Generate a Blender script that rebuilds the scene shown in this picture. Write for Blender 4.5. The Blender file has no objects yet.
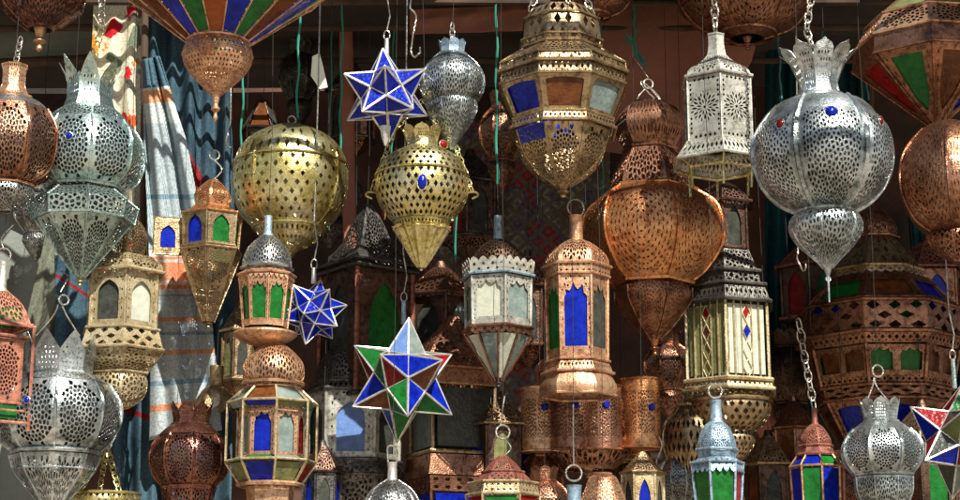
import bpy, bmesh, math, random
import numpy as np
from mathutils import Vector, Matrix
from mathutils.geometry import delaunay_2d_cdt
R = math.radians
rnd = random.Random(7)
SC = bpy.context.scene
COL = SC.collection

# ------------------------------------------------------------------ camera
F = 1667.0                      # focal length in photo pixels (photo 960 x 500)
PITCH = R(13)
CAM = Vector((0, -5 * math.cos(PITCH), 1.55))
FWD = Vector((0, math.cos(PITCH), math.sin(PITCH)))
UP = Vector((0, -math.sin(PITCH), math.cos(PITCH)))
cd = bpy.data.cameras.new('camera'); cam = bpy.data.objects.new('camera', cd); COL.objects.link(cam)
cam.location = CAM; cam.rotation_euler = (math.pi / 2 + PITCH, 0, 0)
cd.sensor_width = 36; cd.lens = 36 * F / 960; cd.clip_end = 2000; cd.clip_start = .05
SC.camera = cam
SC.render.resolution_x = 1024; SC.render.resolution_y = 533
# ------------------------------------------------------------------ sky and sun
SUN_EL, SUN_AZ = R(46), R(24)            # azimuth to the right of the camera's back
w = bpy.data.worlds.new('World'); SC.world = w; w.use_nodes = True
nt = w.node_tree; bg = nt.nodes['Background']
sky = nt.nodes.new('ShaderNodeTexSky'); sky.sky_type = 'NISHITA'; sky.sun_disc = False
sv = Vector((math.sin(SUN_AZ) * math.cos(SUN_EL), -math.cos(SUN_AZ) * math.cos(SUN_EL), math.sin(SUN_EL)))
sky.sun_elevation = SUN_EL; sky.sun_rotation = math.atan2(sv.x, sv.y)
nt.links.new(sky.outputs[0], bg.inputs[0]); bg.inputs[1].default_value = 0.05
sd = bpy.data.lights.new('sun', 'SUN'); sd.energy = 5.0; sd.angle = R(.5); sd.color = (1, .95, .86)
so = bpy.data.objects.new('sun', sd); COL.objects.link(so)
so.rotation_euler = sv.to_track_quat('Z', 'Y').to_euler(); so.location = (2, -4, 6)
SC.view_settings.view_transform = 'Standard'; SC.view_settings.look = 'None'
SC.view_settings.exposure = 0.7; SC.view_settings.gamma = 1
SC.cycles.transparent_max_bounces = 8; SC.cycles.max_bounces = 7

def ray(px, py, Y):
    d = Vector((1, 0, 0)) * (px - 480) + UP * (250 - py) + FWD * F
    t = (Y - CAM.y) / d.y
    return CAM + d * t, t
def zat(py, Y): return ray(480, py, Y)[0].z

# ------------------------------------------------------------------ materials
MATS = {}
def newmat(name):
    m = bpy.data.materials.new(name); m.use_nodes = True
    MATS[name] = m
    return m, m.node_tree, m.node_tree.nodes['Principled BSDF']
def nd(t, k, **kw):
    n = t.nodes.new(k)
    for a, v in kw.items():
        if a in n.inputs: n.inputs[a].default_value = v
        else: setattr(n, a, v)
    return n
def c4(c): return (c[0], c[1], c[2], 1)
def ramp(t, fac, stops):
    r = t.nodes.new('ShaderNodeValToRGB'); e = r.color_ramp.elements
    e[0].position, e[0].color = stops[0][0], c4(stops[0][1])
    e[1].position, e[1].color = stops[-1][0], c4(stops[-1][1])
    for p, c in stops[1:-1]:
        x = e.new(p); x.color = c4(c)
    t.links.new(fac, r.inputs[0]); return r.outputs[0]

def metal(name, c1, c2, c3, rough=.32, metallic=.92, bump=.5, sc=1.0, pat=.5):
    """c1 polished, c2 second tone, c3 tarnish in patches"""
    m, t, b = newmat(name)
    tc = nd(t, 'ShaderNodeTexCoord')
    n1 = nd(t, 'ShaderNodeTexNoise', Scale=9 * sc, Detail=6.0, Roughness=.65)
    n2 = nd(t, 'ShaderNodeTexNoise', Scale=55 * sc, Detail=4.0, Roughness=.7)
    v = nd(t, 'ShaderNodeTexVoronoi', Scale=260 * sc)
    for n in (n1, n2, v): t.links.new(tc.outputs['Object'], n.inputs['Vector'])
    base = ramp(t, n1.outputs[0], [(.3, c3), (.3 + .25 * pat, c2), (.62, c1), (.8, c2)])
    spots = ramp(t, n2.outputs[0], [(.34, c3), (.54, (1, 1, 1))])
    mx = nd(t, 'ShaderNodeMix', data_type='RGBA', blend_type='MULTIPLY'); mx.inputs[0].default_value = .75
    t.links.new(base, mx.inputs[6]); t.links.new(spots, mx.inputs[7])
    t.links.new(mx.outputs[2], b.inputs['Base Color'])
    b.inputs['Metallic'].default_value = metallic
    rr = nd(t, 'ShaderNodeMapRange'); rr.inputs[1].default_value = .3; rr.inputs[2].default_value = .7
    rr.inputs[3].default_value = rough + .22; rr.inputs[4].default_value = rough - .08
    t.links.new(n2.outputs[0], rr.inputs[0]); t.links.new(rr.outputs[0], b.inputs['Roughness'])
    ad = nd(t, 'ShaderNodeMath', operation='ADD')
    t.links.new(v.outputs['Distance'], ad.inputs[0]); t.links.new(n2.outputs[0], ad.inputs[1])
    bp = nd(t, 'ShaderNodeBump', Strength=bump, Distance=.0016)
    t.links.new(ad.outputs[0], bp.inputs['Height']); t.links.new(bp.outputs[0], b.inputs['Normal'])
    return m
metal('silver', (.84, .87, .86), (.50, .56, .56), (.13, .14, .12), pat=.8)
metal('silver_teal', (.68, .82, .78), (.44, .58, .55), (.14, .17, .13), rough=.26)
metal('aged_copper', (.48, .25, .15), (.30, .14, .08), (.12, .05, .03), rough=.28)
metal('pewter', (.50, .52, .50), (.34, .35, .33), (.12, .11, .09))
metal('brass', (.92, .86, .52), (.66, .55, .20), (.22, .18, .06), rough=.27)
metal('pale_brass', (.78, .68, .44), (.58, .46, .26), (.25, .17, .07), rough=.4, metallic=.75)
metal('antique_brass', (.58, .43, .24), (.38, .27, .15), (.10, .07, .045), rough=.34)
metal('copper', (.92, .50, .24), (.72, .33, .14), (.24, .09, .04), rough=.27)
metal('pink_copper', (.88, .58, .36), (.64, .36, .20), (.25, .11, .07), rough=.36, metallic=.8)
metal('bronze', (.50, .26, .16), (.32, .15, .09), (.07, .04, .03), rough=.3)
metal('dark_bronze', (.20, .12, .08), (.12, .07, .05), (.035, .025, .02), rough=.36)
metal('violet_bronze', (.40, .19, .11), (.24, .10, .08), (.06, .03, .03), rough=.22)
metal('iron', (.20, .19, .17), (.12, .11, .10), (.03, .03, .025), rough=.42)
metal('hole_shade', (.07, .065, .06), (.045, .04, .035), (.015, .012, .01), rough=.6, metallic=.3)  # near-black tones that paint the shade behind pierced holes
metal('tin', (.70, .70, .62), (.44, .43, .36), (.16, .145, .10), rough=.45, metallic=.6, bump=.3)
metal('blue_tin', (.42, .56, .66), (.28, .40, .50), (.10, .13, .15), rough=.45, metallic=.55)
metal('solder', (.88, .88, .84), (.72, .72, .68), (.35, .34, .30), rough=.33, metallic=.75, bump=.25)
metal('wire', (.66, .62, .54), (.45, .42, .36), (.16, .13, .10), rough=.35)
metal('rusty_red', (.40, .15, .09), (.25, .085, .06), (.10, .04, .03), rough=.5, metallic=.35)
metal('coral_paint', (.48, .20, .12), (.36, .13, .08), (.16, .07, .04), rough=.5, metallic=.2)

m_, t_, b_ = newmat('dark_cord'); b_.inputs['Base Color'].default_value = (.02, .018, .015, 1); b_.inputs['Roughness'].default_value = .8
def glass(name, c, c2, rough=.2, tr=.4, bump=.24, sc=95):
    m, t, b = newmat(name)
    tc = nd(t, 'ShaderNodeTexCoord')
    v = nd(t, 'ShaderNodeTexVoronoi', Scale=float(sc)); n = nd(t, 'ShaderNodeTexNoise', Scale=34.0, Detail=6.0, Roughness=.7)
    t.links.new(tc.outputs['Object'], v.inputs['Vector']); t.links.new(tc.outputs['Object'], n.inputs['Vector'])
    col = ramp(t, n.outputs[0], [(.35, c2), (.62, c)])
    t.links.new(col, b.inputs['Base Color']); b.inputs['Roughness'].default_value = rough
    b.inputs['Specular IOR Level'].default_value = .45
    bp = nd(t, 'ShaderNodeBump', Strength=bump, Distance=.004)
    t.links.new(v.outputs['Distance'], bp.inputs['Height']); t.links.new(bp.outputs[0], b.inputs['Normal'])
    ts = nd(t, 'ShaderNodeBsdfTranslucent'); t.links.new(col, ts.inputs[0])
    mx = nd(t, 'ShaderNodeMixShader'); mx.inputs[0].default_value = tr
    t.links.new(b.outputs[0], mx.inputs[1]); t.links.new(ts.outputs[0], mx.inputs[2])
    t.links.new(mx.outputs[0], t.nodes['Material Output'].inputs[0])
glass('blue_glass', (.008, .035, .62), (.003, .010, .26))
glass('sky_glass', (.25, .42, .80), (.16, .28, .62))
glass('green_glass', (.02, .26, .04), (.01, .13, .02))
glass('red_glass', (.50, .02, .02), (.22, .008, .01))
glass('deep_red_glass', (.30, .012, .012), (.12, .005, .006))
glass('amber_glass', (.25, .085, .025), (.12, .035, .012))
glass('clear_glass', (.36, .44, .40), (.20, .27, .25))
glass('frosted_glass', (.80, .82, .68), (.62, .66, .55), rough=.3, bump=.15)
glass('smoke_glass', (.10, .11, .09), (.05, .05, .04), bump=.2)
glass('olive_glass', (.35, .36, .14), (.20, .20, .08))
glass('orange_glass', (.55, .15, .03), (.36, .08, .02))

# ------------------------------------------------------------------ pierced sheet tiles (unit square, real holes)
def inside(pt, loop):
    x, y = pt; c = False; n = len(loop); j = n - 1
    for i in range(n):
        xi, yi = loop[i]; xj, yj = loop[j]
        if (yi > y) != (yj > y) and x < (xj - xi) * (y - yi) / (yj - yi) + xi: c = not c
        j = i
    return c
def mk_tile(holes, outline=None, nb=6, grid=5):
    vs, es = [], []
    def loop(l):
        s = len(vs); vs.extend(Vector(p) for p in l)
        es.extend((s + i, s + (i + 1) % len(l)) for i in range(len(l)))
    if outline is None:
        o = []
        cs = [(0, 0), (1, 0), (1, 1), (0, 1)]
        for i in range(4):
            a, b = cs[i], cs[(i + 1) % 4]
            for k in range(nb): o.append((a[0] + (b[0] - a[0]) * k / nb, a[1] + (b[1] - a[1]) * k / nb))
    else: o = outline
    loop(o)
    for h in holes: loop(h)
    for i in range(1, grid):
        for j in range(1, grid):
            p = (i / grid + .003, j / grid + .002)
            if inside(p, o) and not any(inside(p, h) for h in holes): vs.append(Vector(p))
    r = delaunay_2d_cdt(vs, es, [], 0, 1e-6)
    V = [tuple(v) for v in r[0]]
    bb = [(min(p[0] for p in h), max(p[0] for p in h), min(p[1] for p in h), max(p[1] for p in h)) for h in holes]
    T = []
    for f in r[2]:
        cx = sum(V[i][0] for i in f) / len(f); cy = sum(V[i][1] for i in f) / len(f)
        if not inside((cx, cy), o): continue
        if any(q[0] <= cx <= q[1] and q[2] <= cy <= q[3] and inside((cx, cy), h) for h, q in zip(holes, bb)): continue
        for k in range(1, len(f) - 1): T.append((f[0], f[k], f[k + 1]))
    return np.array(V), np.array(T)
def ell(x, y, a, b, n=6, ang=0, ph=0):
    o = []
    for i in range(n):
        t = 2 * math.pi * i / n + ph
        u, v = a * math.cos(t), b * math.sin(t)
        o.append((x + u * math.cos(ang) - v * math.sin(ang), y + u * math.sin(ang) + v * math.cos(ang)))
    return o
def clipok(h, lo=.02, hi=.98): return all(lo <= p[0] <= hi and lo <= p[1] <= hi for p in h)
def t_diamond(nx, ny, k=.5, ky=.62):
    hs = []
    for j in range(ny):
        for i in range(nx):
            if j % 2 and i == nx - 1: continue
            x = (i + .5 + (.5 if j % 2 else 0)) / nx; y = (j + .5) / ny
            jr = random.Random(i * 31 + j * 7); hs.append(ell(x + jr.uniform(-.06, .06) / nx, y + jr.uniform(-.06, .06) / ny, .5 * k / nx * jr.uniform(.82, 1.08), .5 * ky / ny * 1.25 * jr.uniform(.82, 1.05), 4, jr.uniform(-.12, .12)))
    return mk_tile(hs, nb=max(4, nx), grid=4)
def t_dots(nx, ny, k=.5):
    return mk_tile([ell((i + .5) / nx, (j + .5) / ny, .5 * k / nx, .5 * k / ny, 6) for i in range(nx) for j in range(ny)], grid=4)
def t_lace(nx, ny, seed, k=.74, inset=.04):
    r = random.Random(seed); hs = []
    for j in range(ny):
        for i in range(nx):
            x = inset + (1 - 2 * inset) * (i + .5 + (.25 if j % 2 else -.25)) / nx; y = inset + (1 - 2 * inset) * (j + .5) / ny
            x += r.uniform(-.06, .06) / nx; y += r.uniform(-.06, .06) / ny
            a = .5 * k / nx * r.uniform(.55, 1.0) * .92; b = .5 * k / ny * r.uniform(.75, 1.1)
            n = r.choice((4, 5, 5, 6)); o = []
            ph = r.uniform(0, 6)
            for q in range(n):
                t = 2 * math.pi * q / n + ph; m = r.uniform(.6, 1.15)
                o.append((x + a * m * math.cos(t), y + b * m * math.sin(t)))
            if clipok(o, .015, .985): hs.append(o)
    return mk_tile(hs, nb=6, grid=4)
def t_rosette(n=8, asp=1.0, rings=3, corner=True, cy=.5, R0=.42):
    """asp = height/width of the panel"""
    hs = [ell(.5, cy, .045, .045 / asp, 8)]
    ay = 1 / asp
    def pet(t, r0, r1, wd, m=4):
        c, s = math.cos(t), math.sin(t)
        prof = [(r0, 0), (r0 + .45 * (r1 - r0), wd), (r0 + .8 * (r1 - r0), wd * .75), (r1, 0), (r0 + .8 * (r1 - r0), -wd * .75), (r0 + .45 * (r1 - r0), -wd)]
        return [(.5 + a * c - b * s, cy + (a * s + b * c) * ay) for a, b in prof]
    for i in range(n):
        t = 2 * math.pi * (i + .5) / n
        hs.append(pet(t, .085, R0 * .56, .30 / n))
        if rings > 1: hs.append(pet(t + math.pi / n, R0 * .46, R0 * .86, .40 / n))
        if rings > 2: hs.append(pet(t, R0 * .68, R0 * 1.0, .30 / n))
    if corner:
        k = max(1, int(round(asp * 3)))
        for x in (.09, .91):
            for j in range(2 * k + 1):
                y = (j + .5) / (2 * k + 1)
                if math.hypot(x - .5, (y - cy) * asp) > R0 * 1.06: hs.append(ell(x, y, .04, .05 / asp, 4))
        for y in (.05, .95):
            for j in range(5):
                x = .22 + .14 * j
                if math.hypot(x - .5, (y - cy) * asp) > R0 * 1.08: hs.append(ell(x, y, .045, .03, 4))
    hs = [h for h in hs if clipok(h)]
    return mk_tile(hs)
def t_rings(nr=7, asp=1.0):
    hs = []
    for k in range(1, nr + 1):
        r0 = .70 * k / nr; n = max(6, int(5.2 * k)); 
        for i in range(n):
            t = 2 * math.pi * (i + .5 * (k % 2)) / n
            x, y = .5 + r0 * math.cos(t), .5 + r0 * math.sin(t) / 1.0
            jr = random.Random(k * 91 + i); h = ell(x, y, .030 * jr.uniform(.7, 1.1), .0115, 4, t + math.pi / 2 + jr.uniform(-.1, .1))
            if clipok(h, .05, .95): hs.append(h)
    return mk_tile(hs)
def arch_loop(x0, x1, y0, y1, n=10, point=.3, scal=0):
    """window opening: straight sides, pointed/scalloped arch on top"""
    w_ = (x1 - x0) / 2; cx = (x0 + x1) / 2; ys = y1 - (y1 - y0) * point
    o = [(x0, y0), (x1, y0), (x1, (y0 + ys) / 2), (x1, ys)]
    for i in range(1, n):
        t = math.pi * i / n
        x = cx + w_ * math.cos(t); h = math.sin(t) ** .8
        if scal: 
            kk = 1 - scal * abs(math.sin(t * 3.5)); x = cx + (x - cx) * (1 - .35 * (1 - kk)); h *= kk
        else: h = h * (.72 + .28 * (1 - abs(math.cos(t))))
        o.append((x, ys + (y1 - ys) * h))
    o += [(x0, ys), (x0, (y0 + ys) / 2)]
    return o
def t_arch(x0=.16, x1=.84, y0=.08, y1=.88, point=.3, scal=.35, hol=True, foot=False):
    a = arch_loop(x0, x1, y0, y1, 14, point, scal); hs = [a]
    if hol:
        for x in (x0 * .5 + .01, 1 - x0 * .5 - .01):
            for j in range(5):
                hs.append(ell(x, .12 + .17 * j, .022, .03, 4))
        for (x, y) in ((.2, .93), (.35, .955), (.65, .955), (.8, .93), (.16, .86), (.84, .86), (.26, .85), (.74, .85)):
            h = ell(x, y, .035, .022, 4)
            if not any(inside(p, a) for p in h) and not inside((x, y), a): hs.append(h)
    return mk_tile(hs)
def vor_tile(pts, asp=1.0, shrink=.74, mask=None, lim=.035):
    hs = []
    for i, p in enumerate(pts):
        if mask and not mask(*p): continue
        poly = [(lim, lim), (1 - lim, lim), (1 - lim, 1 - lim), (lim, 1 - lim)]
        near = sorted((q for q in pts if q is not p), key=lambda q: (q[0] - p[0]) ** 2 + ((q[1] - p[1]) * asp) ** 2)[:14]
        for q in near:
            mx, my = (p[0] + q[0]) / 2, (p[1] + q[1]) / 2; nx, ny = q[0] - p[0], (q[1] - p[1]) * asp * asp
            out = []
            for k in range(len(poly)):
                a, b = poly[k], poly[(k + 1) % len(poly)]
                da, db = (a[0] - mx) * nx + (a[1] - my) * ny, (b[0] - mx) * nx + (b[1] - my) * ny
                if da <= 0: out.append(a)
                if (da < 0) != (db < 0) and abs(da - db) > 1e-12:
                    t = da / (da - db); out.append((a[0] + (b[0] - a[0]) * t, a[1] + (b[1] - a[1]) * t))
            poly = out
            if len(poly) < 3: break
        if len(poly) < 3: continue
        cx = sum(a[0] for a in poly) / len(poly); cy = sum(a[1] for a in poly) / len(poly)
        h = []
        for a in poly:
            v = (cx + (a[0] - cx) * shrink, cy + (a[1] - cy) * shrink)
            if not h or math.hypot(v[0] - h[-1][0], v[1] - h[-1][1]) > .006: h.append(v)
        while len(h) > 3 and math.hypot(h[0][0] - h[-1][0], h[0][1] - h[-1][1]) < .006: h.pop()
        ar = abs(sum(h[k][0] * h[(k + 1) % len(h)][1] - h[(k + 1) % len(h)][0] * h[k][1] for k in range(len(h)))) / 2
        if len(h) >= 3 and ar > 1.0e-4: hs.append(h)
    return mk_tile(hs)
def poisson(n, seed, asp=1.0):
    r = random.Random(seed); P_ = []; d = .78 / math.sqrt(n); k = 0
    while k < 6000 and len(P_) < n * 1.5:
        k += 1; p = (r.random(), r.random())
        if all(math.hypot(p[0] - q[0], (p[1] - q[1])) > d for q in P_): P_.append(p)
    return P_
def t_web(asp=1.0, n=9, rings=(.09, .165, .24, .31, .38, .45), shrink=.74, mx=.47, my=.46, cy=.5):
    P_ = [(.5, cy)]
    for k, r0 in enumerate(rings):
        m = n if k < 2 else 2 * n if k < 4 else 3 * n
        for i in range(m):
            t = 2 * math.pi * (i + (.5 if k % 2 else 0)) / m; P_.append((.5 + r0 * math.cos(t), cy + r0 * math.sin(t) / asp))
    rr = rings[-1] + .1
    for i in range(30): P_.append((.5 + rr * math.cos(i * .2094), cy + rr * math.sin(i * .2094) / asp))
    s = 0
    for x in np.arange(.06, 1, .11):
        for y in np.arange(.05, 1, .11 / asp):
            if math.hypot(x - .5, (y - cy) * asp) > rr + .06: P_.append((float(x), float(y)))
    P_ = [p for p in P_ if 0 < p[0] < 1 and 0 < p[1] < 1]
    return vor_tile(P_, asp, shrink, lambda x, y: (abs(x - .5) / mx) ** 3 + (abs(y - .5) / my) ** 3 < 1)
PT = [(0, 0), (.33, 0), (.66, 0), (1, 0), (1, .25), (1, .66), (.93, .80), (.78, .89), (.60, .94), (.5, 1), (.40, .94), (.22, .89), (.07, .80), (0, .66), (0, .25)]
ZG = [(0, 0), (.33, 0), (.66, 0), (1, 0), (1, .22), (1, .50), (.84, .66), (.67, .83), (.5, 1), (.33, .83), (.16, .66), (0, .50), (0, .22)]
def t_zig():
    hs = []
    for j in range(5):
        for i in range(6):
            h = ell(.12 + .15 * i + .03 * (j % 2), .07 + .12 * j, .042, .035, 4, .3 * i)
            if all(inside((.5 + (p[0] - .5) * 1.2, p[1] * 1.15), ZG) for p in h): hs.append(h)
    return mk_tile(hs, outline=ZG, grid=6)
def t_petal(seed=1, lace=True):
    r = random.Random(seed); hs = []
    if lace:
        for j in range(6):
            for i in range(6):
                x, y = .12 + .15 * i + .03 * (j % 2), .08 + .125 * j
                h = ell(x, y, .042, .04, 4, r.uniform(0, 1))
                if all(inside((.5 + (p[0] - .5) * 1.2, p[1] * 1.12), PT) for p in h): hs.append(h)
    return mk_tile(hs, outline=PT, grid=6)
SCP = [(0, 1), (0, .35)] + [(i / 16, .30 - .28 * abs(math.sin(math.pi * i / 16 * 4))) for i in range(1, 16)] + [(1, .35), (1, 1), (.75, 1), (.5, 1), (.25, 1)]
def t_strip():
    hs = []
    for i in range(9): hs.append(ell((i + .5) / 9, .5, .035, .22, 4)); 
    for i in range(8): hs += [ell((i + 1) / 9, .80, .018, .09, 4), ell((i + 1) / 9, .2, .018, .09, 4)]
    return mk_tile(hs)
def t_trim():
    return mk_tile([ell(.125 + .25 * i, .5, .05, .13, 4) for i in range(4)] + [ell(.25 * i, .78, .05, .09, 4) for i in range(1, 4)], outline=SCP, grid=3)
TILES = dict(
    plain=lambda: mk_tile([], nb=4, grid=4), diamond=lambda: t_diamond(4, 4), diamond1=lambda: t_diamond(6, 3), net=lambda: t_diamond(5, 7, .68, .8),
    bigdia=lambda: t_diamond(3, 3, .7, .8), dots=lambda: t_dots(6, 2), dots4=lambda: t_dots(4, 4, .55),
    lace=lambda: vor_tile(poisson(115, 3), 1, .62), lace2=lambda: vor_tile(poisson(52, 5), 1, .66), finelace=lambda: vor_tile(poisson(430, 9), 1, .62, lambda x, y: abs(x - .5) < .37 and .06 < y < .95), strip=lambda: t_strip(), web=lambda: t_web(1.25), webwide=lambda: t_web(.62, rings=(.10, .19, .29, .40), my=.44), webfull=lambda: t_web(1.3, mx=.52, my=.5, shrink=.7),
    rosette=lambda: t_web(1.25, mx=.40, my=.43), rosette12=lambda: t_rosette(12, 1.5, R0=.44), rose_band=lambda: t_web(.55, rings=(.09, .17, .25), my=.42, shrink=.68),
    tallrose=lambda: t_rosette(12, 1.9, 3, R0=.45), rings=lambda: t_rings(12), arch=lambda: t_arch(), arch2=lambda: t_arch(.2, .8, .1, .82, .35, .0),
    arch3=lambda: t_arch(.13, .87, .14, .9, .25, .5), gothic=lambda: t_arch(.22, .78, .06, .9, .45, 0, False), petal=lambda: t_petal(), zig=lambda: t_zig(),
    petal_plain=lambda: t_petal(1, False), trim=lambda: t_trim(), cutbox=lambda: mk_tile([arch_loop(.12, .88, .12, .88, 6, .1)]))
_tc = {}
def tile(n):
    if n not in _tc: _tc[n] = TILES[n]()
    return _tc[n]

# ------------------------------------------------------------------ mesh helpers
class Buf:
    def __init__(s): s.v = []; s.f = []; s.n = 0
    def add(s, V, Fs):
        V = np.asarray(V, float).reshape(-1, 3)
        s.v.append(V); s.f.extend(tuple(int(i) + s.n for i in f) for f in Fs); s.n += len(V)
def link(name, buf, mat, parent=None, loc=(0, 0, 0), ang=35):
    me = bpy.data.meshes.new(name)
    me.from_pydata(np.concatenate(buf.v).tolist(), [], buf.f)
    me.materials.append(MATS[mat] if isinstance(mat, str) else mat)
    me.polygons.foreach_set('use_smooth', [True] * len(me.polygons))
    me.set_sharp_from_angle(angle=R(ang)); me.update()
    o = bpy.data.objects.new(name, me); COL.objects.link(o); o.location = loc
    if parent: o.parent = parent
    return o
def tag(o, label=None, cat=None, group=None, kind=None):
    if label: o['label'] = label
    if cat: o['category'] = cat
    if group: o['group'] = group
    if kind: o['kind'] = kind
    return o
def tube(buf, pts, r, n=6, closed=False, r2=None):
    P_ = [Vector(p) for p in pts]; m = len(P_)
    up = Vector((.13, .27, .95)).normalized(); rings = []
    for i in range(m):
        if closed: d = P_[(i + 1) % m] - P_[i - 1]
        else: d = P_[min(i + 1, m - 1)] - P_[max(i - 1, 0)]
        if d.length < 1e-9: d = Vector((0, 0, 1))
        d.normalize(); a = d.cross(up)
        if a.length < .05: a = d.cross(Vector((1, 0, 0)))
        a.normalize(); b = d.cross(a)
        rr = r[i] if isinstance(r, (list, tuple)) else r
        rings.append([P_[i] + (a * math.cos(2 * math.pi * k / n) + b * math.sin(2 * math.pi * k / n)) * rr for k in range(n)])
    V = [tuple(p) for g in rings for p in g]; Fs = []
    for i in range(m if closed else m - 1):
        j = (i + 1) % m
        for k in range(n): Fs.append((i * n + k, i * n + (k + 1) % n, j * n + (k + 1) % n, j * n + k))
    if not closed: Fs += [tuple(range(n - 1, -1, -1)), tuple((m - 1) * n + k for k in range(n))]
    buf.add(V, Fs)
def catmull(pts, n=5):
    P_ = [np.array(p, float) for p in pts]; P_ = [2 * P_[0] - P_[1]] + P_ + [2 * P_[-1] - P_[-2]]; o = []
    for i in range(1, len(P_) - 2):
        a, b, c, d = P_[i - 1:i + 3]
        for k in range(n):
            t = k / n
            o.append(.5 * (2 * b + (c - a) * t + (2 * a - 5 * b + 4 * c - d) * t * t + (3 * b - a - 3 * c + d) * t ** 3))
    o.append(P_[-2]); return np.array(o)
def thicken(V, T, th):
    """weld, then give the sheet an inner skin and rims"""
    key = np.round(V / 2e-5).astype(np.int64)
    _, idx, inv = np.unique(key, axis=0, return_index=True, return_inverse=True)
    inv = inv.reshape(-1)
    V = V[idx]; T = inv[T]
    T = T[(T[:, 0] != T[:, 1]) & (T[:, 1] != T[:, 2]) & (T[:, 2] != T[:, 0])]
    fn = np.cross(V[T[:, 1]] - V[T[:, 0]], V[T[:, 2]] - V[T[:, 0]])
    vn = np.zeros_like(V)
    for k in range(3): np.add.at(vn, T[:, k], fn)
    vn /= np.maximum(np.linalg.norm(vn, axis=1, keepdims=True), 1e-12)
    n = len(V); W = V - vn * th
    E = np.concatenate([T[:, [0, 1]], T[:, [1, 2]], T[:, [2, 0]]])
    h = E[:, 0] * n + E[:, 1]; hr = E[:, 1] * n + E[:, 0]
    B = E[~np.isin(h, hr)]
    Q = [(b, a, a + n, b + n) for a, b in B.tolist()]
    return np.concatenate([V, W]), T.tolist() + (T[:, ::-1] + n).tolist() + Q

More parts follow.
